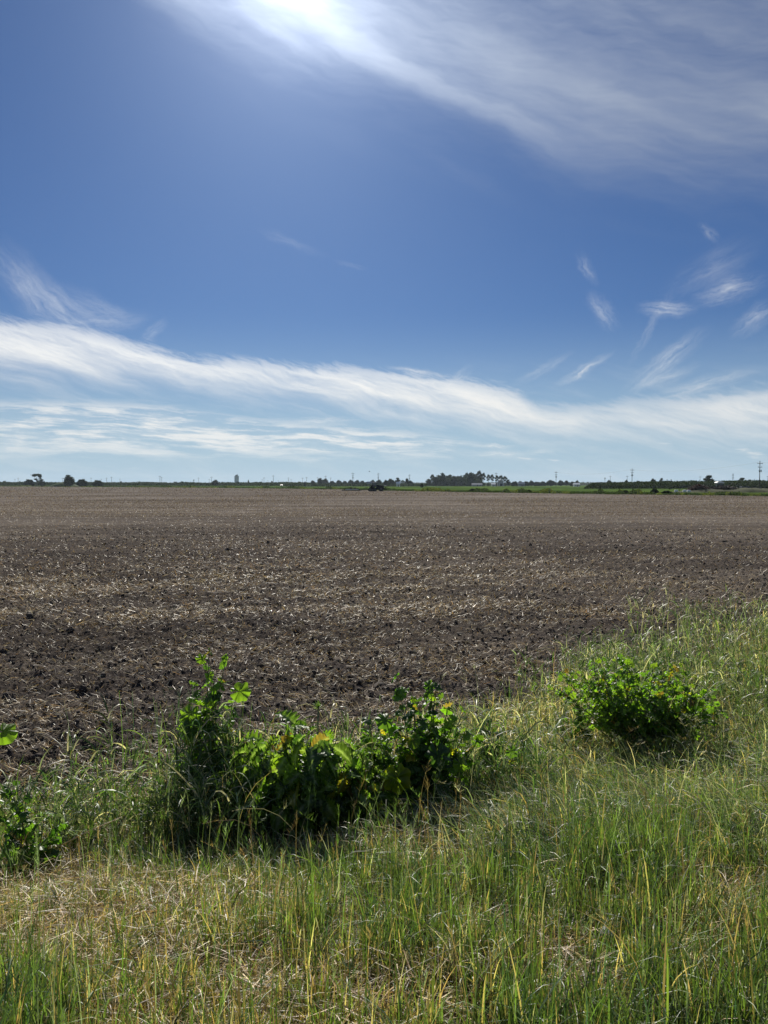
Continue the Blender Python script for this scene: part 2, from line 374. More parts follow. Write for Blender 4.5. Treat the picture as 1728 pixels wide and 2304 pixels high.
M = {
 'grass': leafmat('grass_blades', .44, .46, .70, tk=(1.20, 1.30, .62)),
 'straw': leafmat('dry_straw', .35, .5, .6, tk=(1.25, 1.05, .7)),
 'clod': pbr('soil_clod', (0.064, 0.055, 0.048), .95, .1, 0, .4, 20),
 'litter': leafmat('field_straw', .30, .5, .55, tk=(1.1, 1.0, .8)),
 'stubble': leafmat('matte_stubble', .2, .95, .0, tk=(1.1, 1.0, .8)),
 'leaf': leafmat('broad_leaf', .60, .42, .6, tk=(1.6, 1.8, .42), bump=.5),
 'stem': leafmat('green_stem', .12, .5, .4),
 'tree': leafmat('tree_foliage', .22,.8, .06, attr=False, col=(.045, .065, .028), tk=(1, 1.1, .5)),
 'tree2': leafmat('grey_green_foliage', .22,.8, .06, attr=False, col=(.070, .085, .050), tk=(1, 1.1, .6)),
 'tree3': leafmat('fresh_green_foliage', .30, .8, .06, attr=False, col=(.075, .110, .035), tk=(1, 1.2, .5)),
 'weeds': leafmat('field_edge_weeds', .30, .8, .08, attr=True, tk=(1, 1.15, .5)),
 'bark': pbr('bark', (.085, .065, .05), .9, .2, 0, .4, 3),
 'wood': pbr('pole_wood', (.070, .058, .048), .9, .2, 0, .3, 3),
 'ceramic': pbr('insulator', (.25, .24, .22), .4, .5),
 'wire': pbr('wire', (.06, .06, .06), .6, .3),
 'tyre': pbr('rubber', (.018, .018, .019), .85, .3),
 'dark': pbr('dark_paint', (.014, .020, .028), .8, .1, 0, .3),
 'steel': pbr('worn_steel', (.10, .09, .085), .6, .4, .3, .4, 3),
 'glass': pbr('cab_glass', (.02, .028, .032), .12, .8, 0, .1),
 'pale': pbr('pale_panel', (.55, .54, .50), .6, .4, 0, .1),
 'white': pbr('white_paint', (.78, .78, .76), .55, .4, 0, .06),
 'grey': pbr('grey_wall', (.30, .32, .34), .8, .3, 0, .15, .2),
 'roof': pbr('grey_roof', (.34, .34, .35), .6, .3, 0, .12, .2),
 'rust': pbr('rusty_brown', (.13, .075, .055), .9, .2, 0, .4, 1.2),
 'blue': pbr('navy_blue_paint', (.022, .030, .065), .5, .4, 0, .3, 1),
 'earth': pbr('dry_earth', (.072, .078, .038), .95, .1, 0, .4, .8),
}

# ------------------------------------------------------------------ ground sheets (share one polar grid)
rad = np.concatenate([np.array([0.0001, .4, .8]), np.geomspace(1.2, 60, 860), 1/np.linspace(1/60.5, 1/2200, 190)[0:], np.geomspace(2500, 7000, 8)])
th_ = np.concatenate([np.linspace(-math.pi, -R(42), 60)[:-1], np.linspace(-R(42), R(42), 900), np.linspace(R(42), math.pi, 60)[1:]])
RR, TT = np.meshgrid(rad, th_, indexing='ij'); GX = RR*np.sin(TT); GY = RR*np.cos(TT); GZ = ground_z(GX, GY)
nr, nt = RR.shape
idx = np.arange(nr*nt).reshape(nr, nt)
Q = np.stack([idx[:-1, :-1], idx[:-1, 1:], idx[1:, 1:], idx[1:, :-1]], -1).reshape(-1, 4)[:, ::-1]
Vg = np.stack([GX, GY, GZ], -1).reshape(-1, 3)
cen = Vg[Q].mean(1)
inf = (verge_amt(cen[:, 0], cen[:, 1]) < .5) & (cen[:, 1] < np.interp(cen[:, 0], FE_X, FE_Y)) & (cen[:, 1] > 0)
def submesh(mask):
    q = Q[mask]; u, inv = np.unique(q, return_inverse=True); return Vg[u], inv.reshape(-1, 4)
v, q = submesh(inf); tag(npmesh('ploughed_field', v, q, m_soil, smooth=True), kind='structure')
v, q = submesh(~inf); tag(npmesh('ground', v, q, m_land, smooth=True), kind='structure')

# ------------------------------------------------------------------ blades
def blades(Pb, head, L, th0, kap, wid, twist, seg=4, tipw=.08, wpow=1.6):
    """ribbons: base points, heading of the bend, length, start angle from vertical, total curl, width"""
    n = len(Pb); s = np.linspace(0, 1, seg+1)
    D = np.stack([np.cos(head), np.sin(head), np.zeros(n)], -1); C = np.stack([-np.sin(head), np.cos(head), np.zeros(n)], -1)
    p = Pb.copy(); V = np.zeros((n, seg+1, 2, 3))
    for i in range(seg+1):
        a = th0+kap*(s[i]**1.4)
        up = np.stack([np.zeros(n)]*2+[np.ones(n)], -1)
        if i > 0:
            am = th0+kap*(((s[i]+s[i-1])/2)**1.4)
            p = p+(D*np.sin(am)[:, None]+up*np.cos(am)[:, None])*(L/seg)[:, None]
        N = D*np.cos(a)[:, None]-up*np.sin(a)[:, None]
        tw = twist*(.4+s[i])
        Wv = C*np.cos(tw)[:, None]+N*np.sin(tw)[:, None]
        k = wid*(1-(1-tipw)*s[i]**wpow)/2
        V[:, i, 0] = p-Wv*k[:, None]; V[:, i, 1] = p+Wv*k[:, None]
    b = (np.arange(n)*(seg+1)*2)[:, None, None]; i = np.arange(seg)[None, :, None]*2
    Fq = (b+i+np.array([0, 1, 3, 2])[None, None, :]).reshape(-1, 4)
    return V.reshape(-1, 3), Fq, p
def blade_colors(c, seg=4, base=None):
    n = len(c); s = np.linspace(0, 1, seg+1)[None, :, None, None]
    cc = np.repeat(np.repeat(c[:, None, None, :], seg+1, 1), 2, 2)
    if base is not None:                      # sheaths are paler and drier than the blade itself
        k = np.clip(1-s*2.2, 0, 1)*.6; cc = cc*(1-k)+np.array(base)*k
    return cc.reshape(-1, 3)
def cat(parts):
    V, Fq, C = [], [], []; off = 0
    for v, f, c in parts: V.append(v); Fq.append(f+off); C.append(c); off += len(v)
    return np.concatenate(V), np.concatenate(Fq), np.concatenate(C)
PAL = {'green': (.135, .210, .048), 'dark': (.058, .105, .036), 'lime': (.18, .24, .05), 'straw': (.60, .46, .22), 'tan': (.40, .285, .135),
       'silver': (.24, .29, .175), 'pale': (.66, .60, .43), 'blue': (.060, .120, .068), 'brown': (.17, .11, .065)}
def pick(n, names, probs):
    c = np.array([PAL[k] for k in names])[rng.choice(len(names), n, p=np.array(probs)/sum(probs))]
    return c*np.clip(rng.lognormal(-.03, .45, (n, 1)), .3, 1.6)*rng.uniform(.93, 1.07, (n, 3))
def scatter(n, r0, r1, a0=-36, a1=36, pw=2.0):
    a = R(1)*rng.uniform(a0, a1, n); u = rng.random(n)
    r = (r0**pw+u*(r1**pw-r0**pw))**(1/pw) if pw else r0*(r1/r0)**u
    return r*np.sin(a), r*np.cos(a)
def onground(x, y, dz=0.0): return np.stack([x, y, ground_z(x, y)+dz], -1)

def dryness(x, y):
    """1 where the verge has died back to straw"""
    d = fbm(x*.9+3, y*.9, 4, 61, .6)-.05+.07*sstep(-.2, -1.2, x)*sstep(4.6, 4.0, y)
    near = sstep(4.2, 3.0, y)
    for cx, cy, rx, ry, k in ((-1.15, 3.15, .9, .45, .30), (-.75, 2.75, .5, .3, .2), (.45, 4.5, .55, .3, .42), (1.0, 2.75, .35, .35, .26), (-.3, 2.4, .35, .3, .22), (1.35, 3.2, .5, .3, .2), (-1.3, 3.9, .6, .4, .12), (0.15, 3.4, .3, .3, .12)):
        d = d+k*np.exp(-((x-cx)/rx)**2-((y-cy)/ry)**2)
    return np.clip(sstep(.42, .66, d+near*.04), 0, 1)
def lush(x, y):  # right-hand long grass
    return sstep(-.6, .8, x-.1*(y-5))*sstep(3.2, 4.4, y)

parts = []
# 1: upright blades of the foreground
x, y = scatter(210000, 1.3, 5.6, -40, 40, 1.6)
dr = dryness(x, y); clump = fbm(x*6.5, y*6.5, 3, 71, .65)
def shortk(x, y): return 1-.50*sstep(3.5, 3.9, y)*sstep(1.1, .2, x)
keep = rng.random(len(x)) < np.clip((1-.55*dr)*(.12+1.6*sstep(.42, .60, clump)), 0, 1)*(verge_amt(x, y))*shortk(x, y)
x, y, dr = x[keep], y[keep], dr[keep]; n = len(x); ht = fbm(x*1.7, y*1.7, 2, 72)
L = rng.lognormal(-1.95, .42, n)*(.5+ht*1.1)*(1-.35*dr)*shortk(x, y); curl = rng.random(n) < .55
col = np.where((rng.random(n) < .16+.55*dr)[:, None], pick(n, ['straw', 'tan', 'pale', 'lime', 'green'], [2.5, 3, 1, 3, 3]), pick(n, ['green', 'dark', 'lime', 'blue', 'silver'], [6, 3, 2, 1, 1]))
v, f, tips = blades(onground(x, y, -.005), rng.uniform(0, 2*math.pi, n), np.clip(L, .04, .42), np.where(curl, rng.normal(.3, .3, n), rng.normal(.08, .14, n)), np.where(curl, np.abs(rng.normal(1.7, .6, n)), np.abs(rng.normal(.35, .3, n))), rng.uniform(.0030, .0092, n)*(1-.2*curl), rng.normal(0, .45, n), seg=5)
parts.append((v, f, blade_colors(col, 5, base=(.30, .24, .12))))
# 2: fine straw stems, half fallen
x, y = scatter(125000, 1.3, 6.5, -40, 40, 1.6); dr = dryness(x, y)
keep = rng.random(len(x)) < (.17+.83*dr)*verge_amt(x, y)*shortk(x, y)**.5*(.3+1.3*sstep(.4, .6, fbm(x*6, y*6, 3, 75))); x, y = x[keep], y[keep]; n = len(x)
v, f, _ = blades(onground(x, y, .0), rng.uniform(0, 2*math.pi, n), rng.uniform(.04, .15, n), np.abs(rng.normal(.7, .5, n)), rng.normal(1.2, .8, n), rng.uniform(.0016, .0042, n), rng.normal(0, .8, n))
parts.append((v, f, blade_colors(pick(n, ['straw', 'tan', 'pale', 'brown', 'lime'], [5, 5, 2, 2, 2]))))
V, Fq, C = cat(parts)
tag(npmesh('verge_grass', V, Fq, M['grass'], C, smooth=True), 'short mixed green and straw coloured grass covering the near verge', 'grass', kind='stuff')

# 3: long lodged grass on the right and along the field border
parts = []
for (N, r0, r1, pw, seg) in ((240000, 3.6, 9.5, 1.3, 5), (150000, 9, 26, .8, 4)):
    x, y = scatter(N, r0, r1, -40, 40, pw); bd = border(x)
    keep = (y < bd-.1+.75*rng.standard_normal(N)+2.4*(.5-fbm(x*0.8, y*0.8, 4, 5, .6))) & (rng.random(N) < (.10+.80*lush(x, y))*(.18+1.2*sstep(.40, .6, fbm(x*4.2, y*4.2, 3, 81, .65)))*(1-.75*dryness(x, y)))
    x, y = x[keep], y[keep]; n = len(x); patch = fbm(x*.8, y*.8, 2, 82)
    lu = lush(x, y); edge_k = sstep(2.2, .2, border(x)-y)
    L = rng.uniform(.12, .44, n)*(.55+.5*lu)*(.7+.6*patch)*(1-.25*edge_k)
    hd = math.pi*(1.0)+1.8*(fbm(x*.6, y*.6, 2, 83)-.5)*2+rng.normal(0, 1.0, n)
    col = np.where((rng.random(n) < .26+.30*edge_k)[:, None], pick(n, ['pale', 'straw', 'tan'], [3, 3, 2]), pick(n, ['green', 'silver', 'blue', 'dark', 'lime'], [4, 4.5, 1.5, 2, 1.2]))
    kx = np.where(y > 9, 1.6, 1.0)
    v, f, _ = blades(onground(x, y, -.01), hd, L, rng.normal(.28, .28, n), np.abs(rng.normal(1.6, .55, n)), rng.uniform(.0032, .0080, n)*kx, rng.normal(0, .4, n), seg=seg, wpow=2.2)
    parts.append((v, f, blade_colors(col, seg)))
V, Fq, C = cat(parts)
tag(npmesh('long_grass', V, Fq, M['grass'], C, smooth=True), 'long silvery green grass bent over along the field border on the right', 'grass', kind='stuff')

# 4: wild barley and brome with seed heads
def seed_heads(N, region, Lr, name, label, cols, headl=(.05, .11), droop=.5):
    x, y = region(N); n = len(x); hd = rng.uniform(0, 2*math.pi, n); L = rng.uniform(*Lr, n)
    th0 = rng.normal(.08, .12, n); ka = np.abs(rng.normal(droop, .3, n)); wd = rng.uniform(.0016, .003, n)
    c0 = pick(n, *cols); v, f, tip = blades(onground(x, y), hd, L, th0, ka, wd, rng.normal(0, .5, n), seg=5, tipw=.7)
    ps = [(v, f, blade_colors(c0, 5))]
    # head = a spike of awned spikelets
    K = 16; s = np.tile(np.linspace(0, 1, K), n); tr = np.repeat(tip, K, 0); hh = np.repeat(hd, K); an = np.repeat(th0+ka, K); HL = np.repeat(rng.uniform(*headl, n), K)
    D = np.stack([np.cos(hh)*np.sin(an), np.sin(hh)*np.sin(an), np.cos(an)], -1)
    bp_ = tr+D*(s*HL)[:, None]
    v, f, _ = blades(bp_, rng.uniform(0, 2*math.pi, n*K), HL*rng.uniform(.30, .6, n*K)*(1.1-.5*s), np.clip(an*.6+rng.uniform(.05, .4, n*K), 0, 2), rng.normal(0, .15, n*K), rng.uniform(.0014, .0032, n*K), rng.normal(0, 1, n*K), seg=2)
    ps.append((v, f, blade_colors(np.repeat(c0, K, 0)*rng.uniform(.8, 1.2, (n*K, 1)), 2)))
    V, Fq, C = cat(ps); return tag(npmesh(name, V, Fq, M['grass'], C, smooth=True), label, 'grass', kind='stuff')
def reg_near(N):
    x, y = scatter(N, 1.7, 4.2, -38, 38, 1.6); k = rng.random(N) < (.35+.65*sstep(.4, .6, fbm(x*1.5, y*1.5, 2, 91))); return x[k], y[k]
seed_heads(950, reg_near, (.16, .40), 'barley_heads', 'wild barley stalks with bristly seed heads standing out of the near grass', (['green', 'silver', 'tan', 'brown', 'dark'], [4, 2, 1.5, 2, 2]), (.05, .09), .45)
def reg_mid(N):
    x, y = scatter(N, 4.0, 12, -36, 36, 1.1); k = (y < border(x)+.3) & (rng.random(N) < .25+.75*lush(x, y)); return x[k], y[k]
seed_heads(1500, reg_mid, (.3, .6), 'brome_heads', 'nodding brome grass heads along the middle of the verge', (['silver', 'pale', 'green', 'tan'], [3, 2, 2, 1]), (.05, .10), 1.1)

# 5: tall dark grass stems left of and around the weeds
parts = []
def tallstems(N, xr, yr, Lr, leafy=True, cols=(['dark', 'green', 'silver', 'tan'], [5, 3, 2, 1.5])):
    x = rng.uniform(*xr, N); y = rng.uniform(*yr, N); hd = rng.uniform(0, 2*math.pi, N); L = rng.uniform(*Lr, N)
    th0 = rng.normal(.03, .07, N); ka = np.abs(rng.normal(.2, .15, N)); Pb = onground(x, y)
    c = pick(N, *cols); v, f, _ = blades(Pb, hd, L, th0, ka, rng.uniform(.003, .0055, N), rng.uniform(0, 3, N), seg=6, tipw=.4)
    parts.append((v, f, blade_colors(c, 6)))
    if leafy:
        K = 4; u = rng.uniform(.15, .9, N*K); I = np.repeat(np.arange(N), K)
        pb = Pb[I]+np.stack([np.cos(hd[I])*th0[I]*L[I]*u, np.sin(hd[I])*th0[I]*L[I]*u, L[I]*u*.985], -1)
        m = N*K
        v, f, _ = blades(pb, rng.uniform(0, 2*math.pi, m), rng.uniform(.1, .30, m), rng.normal(.45, .2, m), np.abs(rng.normal(1.5, .7, m)), rng.uniform(.005, .012, m), rng.normal(0, .8, m), seg=5, wpow=2.4)
        parts.append((v, f, blade_colors(pick(m, ['dark', 'green', 'silver', 'pale', 'lime'], [4, 3, 3, 2, 1]), 5)))
DKC = (['dark', 'green', 'brown', 'blue'], [6, 2, 1.5, 1])
tallstems(40, (-2.1, -1.2), (4.8, 5.4), (.55, .95), True, DKC)
tallstems(260, (-2.3, -.7), (4.4, 5.2), (.18, .5), True, DKC)
tallstems(330, (-.95, .75), (4.9, 5.7), (.3, .75))
tallstems(40, (-1.35, -.95), (5.0, 5.3), (.7, 1.0), True, DKC)
tallstems(120, (.5, 1.3), (5.2, 6.2), (.3, .7))
tallstems(120, (-3.2, -1.9), (4.3, 5.2), (.2, .5))
tallstems(260, (1.5, 4.0), (6.5, 9.0), (.3, .6))
tallstems(380, (2.3, 4.9), (7.3, 8.9), (.3, .8), True, (['silver', 'green', 'pale', 'dark'], [4, 3, 1, 4]))
tallstems(640, (3.9, 8.0), (8.8, 12.5), (.35, .85), True, (['silver', 'green', 'pale', 'dark'], [4, 3, 2, 3]))
tallstems(200, (2.2, 3.6), (8.6, 9.6), (.3, .7), True, (['silver', 'green', 'pale', 'dark'], [4, 3, 2, 2]))
tallstems(90, (-1.5, -.9), (4.8, 5.3), (.4, .9), True, DKC); tallstems(160, (-.2, 1.1), (5.0, 5.7), (.3, .6))
tallstems(110, (-1.5, -.9), (4.5, 5.0), (.2, .5), True, DKC)
V, Fq, C = cat(parts)
tag(npmesh('tall_grass', V, Fq, M['grass'], C, smooth=True), 'tall dark grass stems standing among the broadleaf weeds', 'grass', kind='stuff')

# 6: thatch lying on the verge floor
x, y = scatter(130000, 1.2, 9, -42, 42, 1.5); k = (rng.random(len(x)) < (.25+.45*dryness(x, y))*verge_amt(x, y)*sstep(.2, 1.2, border(x)-y)); x, y = x[k], y[k]; n = len(x)
v, f, _ = blades(onground(x, y, .01+.07*rng.random(n)**2*(.3+dryness(x, y))), rng.uniform(0, 2*math.pi, n), rng.uniform(.04, .20, n), rng.normal(1.42, .14, n), rng.normal(.1, .35, n), rng.uniform(.0018, .0045, n), rng.normal(0, .6, n), seg=3)
tag(npmesh('thatch', v, f, M['straw'], blade_colors(pick(n, ['straw', 'pale', 'tan', 'brown'], [5, 2, 4, 2]), 3), smooth=True), 'dead straw thatch lying between the green blades on the verge', 'dry grass', kind='stuff')

# 7: straw on the tilled field
parts = []
for N, r0, r1, ls, ws, seg in ((150000, 4.5, 22, (.03, .13), (.0025, .006), 3), (170000, 14, 110, (.04, .17), (.005, .015), 1)):
    x, y = scatter(N, r0, r1, -40, 40, .55 if r1 < 50 else .35)
    pn = .7*fbm(x*.45, y*.9, 4, 101, .6)+.3*fbm(x*.05+y*.01, y*.42-x*.06, 3, 102, .6)
    k = (verge_amt(x, y) < .7) & (y < np.interp(x, FE_X, FE_Y)) & (rng.random(N) < .30+1.0*sstep(.42, .64, pn)); x, y = x[k], y[k]; n = len(x)
    hd = rng.uniform(0, 2*math.pi, n)
    v, f, _ = blades(onground(x, y, .004+.02*rng.random(n)), hd, rng.uniform(*ls, n), rng.normal(1.24, .28, n), rng.normal(.15, .35, n), rng.uniform(*ws, n), rng.normal(0, .6, n), seg=seg, tipw=.5)
    parts.append((v, f, blade_colors(pick(n, ['straw', 'pale', 'tan'], [2, 4, 3])*np.array([.80, .77, .72]), seg)))
V, Fq, C = cat(parts)
tag(npmesh('straw_litter', V, Fq, M['litter'], C, smooth=True), 'chopped straw scattered over the dark tilled soil', 'straw', kind='stuff')
parts = []
N = 190000; pyy = 3.5+rng.random(N)**1.1*70; Y = CAM_H*F_PX/pyy; x = (rng.uniform(-250, 1980, N)-CX)/F_PX*Y; y = Y
k = (y < np.interp(x, FE_X, FE_Y)-2) & (rng.random(N) < .25+1.1*sstep(.42, .64, fbm(x*.05, y*.02, 4, 131, .6))); x, y = x[k], y[k]; n = len(x); sc_ = y/F_PX
v, f, _ = blades(onground(x, y, .0), rng.uniform(0, 2*math.pi, n), sc_*rng.uniform(1.0, 3.0, n), rng.normal(.95, .4, n), rng.normal(.1, .3, n), sc_*rng.uniform(.4, .9, n), rng.normal(0, .6, n), seg=1, tipw=.5)
parts.append((v, f, blade_colors(pick(n, ['straw', 'pale', 'brown', 'tan'], [2, 2, 5, 3])*np.array([.62, .63, .66]), 1)))
V, Fq, C = cat(parts)
tag(npmesh('distant_stubble', V, Fq, M['stubble'], C), 'pale stubble residue on the distant part of the ploughed field', 'stubble', kind='stuff')

# 8: loose clods
ico_v = []; ph = (1+5**.5)/2
for a in (-1, 1):
    for b_ in (-ph, ph): ico_v += [(0, a, b_), (a, b_, 0), (b_, 0, a)]
ico_v = np.array(ico_v)/np.hypot(1, ph)
from itertools import combinations
ico_f = [c for c in combinations(range(12), 3) if all(np.linalg.norm(ico_v[i]-ico_v[j]) < 1.2 for i, j in combinations(c, 2))]
ico_f = np.array([c if np.dot(np.cross(ico_v[c[1]]-ico_v[c[0]], ico_v[c[2]]-ico_v[c[0]]), ico_v[c[0]]) > 0 else (c[0], c[2], c[1]) for c in ico_f])
x, y = scatter(110000, 5, 45, -40, 40, .6); k = (verge_amt(x, y) < .6); x, y = x[k], y[k]; n = len(x)
sz = np.where(rng.random(n) < .10, rng.lognormal(-3.95, .35, n), rng.lognormal(-4.7, .42, n))*(1+.015*np.hypot(x, y))
vv = ico_v[None]*(1+.35*rng.standard_normal((n, 12, 1)))*(sz[:, None]*rng.uniform(.7, 1.2, (n, 3)))[:, None, :]*np.array([1, 1, .75])+onground(x, y, 0.0)[:, None, :]
tag(npmesh('soil_clods', vv.reshape(-1, 3), (ico_f[None]+(np.arange(n)*12)[:, None, None]).reshape(-1, 3), M['clod']), 'crumbly dark clods of earth lying on the tilled field', 'soil', kind='stuff')

# ------------------------------------------------------------------ broadleaf weeds
def frame(nrm, tip):
    z = Vector(nrm).normalized(); x = Vector(tip); x = (x-z*x.dot(z))
    if x.length < 1e-4: x = z.orthogonal()
    x.normalize(); y = z.cross(x)
    return np.array([x, y, z])          # rows: leaf axis, side, normal
def palmate(c, nrm, tip, size, col, lobes=5, deep=.22, yellow=0.0):
    """rounded, lobed and pleated leaf attached at its notch"""
    A, Rg = 43, 6; th = np.linspace(-math.pi*.93, math.pi*.93, A); ro = np.linspace(0.0, 1, Rg)
    lob = 1-deep*np.abs(np.sin(th*lobes/2.0))**2.2-.07*np.abs(np.sin(th*lobes*2.5+1))+.12*(vnoise(th*lobes/6.28+random.uniform(0, 50), th*0+3.3)-.5)
    lob *= 1-.32*(np.abs(th)/math.pi)**2; ph_ = random.uniform(0, 6)
    rr, tt = np.meshgrid(ro, th, indexing='ij'); rad_ = rr*lob[None]*size
    zc = size*(.085*rr*np.cos(tt*lobes)*1.0-random.uniform(.15, .55)*rr**2*(.35+.65*np.cos(tt/1.5+ph_)**2)+.05*rr*np.sin(tt*11+ph_*2)+.10*(vnoise(tt*1.5+ph_*9, rr*3+ph_)-.5))
    Lc = np.stack([rad_*np.cos(tt), rad_*np.sin(tt)*.95, zc], -1).reshape(-1, 3)
    V = Lc@frame(nrm, tip)+np.array(c)
    vein = np.clip(1-np.abs(np.sin(tt*lobes/2))*7*(rr+.15), 0, 1)*(1-rr*.6)
    k = (.80+.45*rr)[..., None]
    C = np.array(col)*k*(1+.5*vein[..., None])+yellow*np.array([.25, .20, .0])*(rr**3)[..., None]
    i = np.arange(Rg*A).reshape(Rg, A); Fq = np.stack([i[:-1, :-1], i[1:, :-1], i[1:, 1:], i[:-1, 1:]], -1).reshape(-1, 4)
    return V, Fq, C.reshape(-1, 3)
def thistle(c, nrm, tip, size, col, teeth=6, droop=.6):
    """long wavy-edged leaf with white marbling"""
    T, Wn = 31, 7; t = np.linspace(0, 1, T); u = np.linspace(-1, 1, Wn); tt, uu = np.meshgrid(t, u, indexing='ij')
    ph_ = random.uniform(0, 6)
    wd = size*.30*np.sin(math.pi*np.clip(t*.93+.05, 0, 1)**.8)*(.62+.38*np.abs(np.sin(t*teeth*math.pi)))
    a = droop*t*1.6; xs = np.cumsum(np.cos(a))*size/T; zs = -np.cumsum(np.sin(a))*size/T
    xx = xs[:, None]+0*uu+np.abs(uu)*.03*size; yy = wd[:, None]*uu
    zz = zs[:, None]+.55*np.abs(wd[:, None]*uu)+.16*size*.5*np.abs(uu)**2*np.sin(tt*teeth*2*math.pi+ph_+uu*1.3)+.03*size*np.sin(tt*17+uu*4)
    V = np.stack([xx, yy, zz], -1).reshape(-1, 3)@frame(nrm, tip)+np.array(c)
    mk = np.clip(1-np.abs(np.sin(tt*teeth*math.pi-np.abs(uu)*1.2))*4.0, 0, 1)*.5+np.clip(1-np.abs(uu)*7, 0, 1)*.6
    C = np.array(col)*(1+0*uu)[..., None]*(1-mk[..., None])+np.array([.36, .44, .30])*mk[..., None]
    i = np.arange(T*Wn).reshape(T, Wn); Fq = np.stack([i[:-1, :-1], i[1:, :-1], i[1:, 1:], i[:-1, 1:]], -1).reshape(-1, 4)
    return V, Fq, C.reshape(-1, 3)
def rcol(base, v=.30):
    if random.random() < .045: base = random.choice(((.30, .27, .04), (.20, .13, .05)))
    k = random.uniform(1-v, 1+v); return tuple(x*k*random.uniform(.9, 1.1) for x in base)
LG, MG, DG = (.138, .220, .036), (.078, .140, .032), (.040, .082, .027)
def local(o, V): return V-np.array(o.location)
def weed(name, label, cat_, base_px, tops, leaves, kind='palmate', size=(.05, .11), cols=(LG, MG, MG, DG), group=None, big=(), lean=.0, nbase=2, low=.15, spread=.16, up=.6, depth=0.0):
    """tops: pixel targets of stem tips (px, py, dy) at the plant's own depth; leaves: count per stem"""
    g = hit(*base_px); g.y += depth; g.z = float(ground_z(g.x, g.y)); root = empty(name, g); tag(root, label, cat_, group)
    sm = MB(); L = []
    for (tx, ty, dy) in tops:
        tip = at(tx, ty, g.y+dy); b0 = g+Vector((random.uniform(-.07, .07), random.uniform(-.06, .06), -.02))
        mid = b0.lerp(tip, .5)+Vector((random.uniform(-.04, .04), random.uniform(-.03, .03), .04))
        pp = []
        for k in range(8):
            q = k/7; pp.append((b0*(1-q)**2+mid*2*q*(1-q)+tip*q*q))
        hgt = (tip-b0).length
        sm.tube([p_-g for p_ in pp], [max(.0022, .0075*(1-.7*k/7)*min(1, hgt/.6)) for k in range(8)], 6)
        n = max(2, int(leaves*random.uniform(.85, 1.15)))
        for j in range(n):
            q = low+(1-low)*(j+random.random())/n; p0 = b0*(1-q)**2+mid*2*q*(1-q)+tip*q*q
            a = random.uniform(0, 2*math.pi); out = Vector((math.cos(a), math.sin(a), random.uniform(.1, .9))).normalized()
            pl = spread*random.uniform(.35, 1.1)*(1-.62*q); p1 = p0+out*pl
            if pl > .04: sm.tube([p0-g, (p0+p1)/2+Vector((0, 0, .01))-g, p1-g], [.0022, .0018, .0014], 4)
            nr = (Vector((out.x*.6, out.y*.6, up*.8))+Vector((random.gauss(0, .42), random.gauss(0, .42), 0))+Vector(SUN_DIR)*.25)
            tp = out+Vector((0, 0, random.uniform(-.9, .1)))
            sz = random.uniform(*size)*(1-.32*q**2)
            if kind == 'thistle': L.append(thistle(p1-g, nr, tp, sz*2.3, rcol(random.choice(cols)), random.randint(5, 8), random.uniform(.3, 1.1)))
            else: L.append(palmate(p1-g, nr, tp, sz, rcol(random.choice(cols)), random.choice((5, 5, 7)), random.uniform(.14, .34)))
    st = sm.build('stem', M['stem'], root, smooth=True)
    a = st.data.color_attributes.new('tone', 'FLOAT_COLOR', 'POINT'); a.data.foreach_set('color', np.tile(np.array([.12, .17, .06, 1], np.float32), len(sm.v)))
    V, Fq, C = cat(L); npmesh('foliage', V, Fq, M['leaf'], C, root, smooth=True)
    for (bx, by, dy, szpx, col, nr, tp, yl) in big:
        p_ = at(bx, by, g.y+dy); V, Fq, C = palmate(p_-g, nr, tp, szpx*g.y/F_PX, col, 7, .16, yl)
        npmesh('leaf', V, Fq, M['leaf'], C, root, smooth=True)
        q0 = min((Vector(pp_) for pp_ in [p2 for p2 in [g+Vector(v_) for v_ in sm.v[::12]]]), key=lambda v_: (v_-p_).length)
        pt = MB().tube([q0-g, (q0+p_)/2-g+Vector((0, 0, .02)), p_-g], [.003, .0025, .002], 5).build('petiole', M['stem'], root, smooth=True)
        a = pt.data.color_attributes.new('tone', 'FLOAT_COLOR', 'POINT'); a.data.foreach_set('color', np.tile(np.array([.17, .22, .07, 1], np.float32), len(pt.data.vertices)))
    return root, g

weed('mallow_plant', 'tallest mallow, a slim leafy stalk rising left of the lime green bush', 'weed', (468, 1850),
     [(470, 1462, 0), (512, 1470, .05), (440, 1530, .05), (482, 1520, -.05), (420, 1600, .0), (530, 1580, .1), (500, 1640, -.1), (405, 1700, 0), (560, 1660, .0), (450, 1600, .1), (470, 1680, 0), (520, 1700, .05), (430, 1760, 0)], 23, size=(.040, .080), spread=.095,
     big=[(538, 1556, .0, 30, LG, (.1, -.75, .5), (.8, 0, .1), 0), (428, 1606, -.05, 30, LG, (.1, -.8, .4), (-.2, 0, -1), 0), (430, 1640, -.12, 34, DG, (.1, -.95, .2), (.1, 0, -1), 0), (512, 1700, -.15, 38, DG, (.2, -.9, .3), (.3, 0, -1), 0), (418, 1735, -.1, 32, DG, (0, -.9, .3), (0, 0, -1), 0), (455, 1482, 0, 17, LG, (.3, -.6, .5), (-1, 0, .2), 0)])
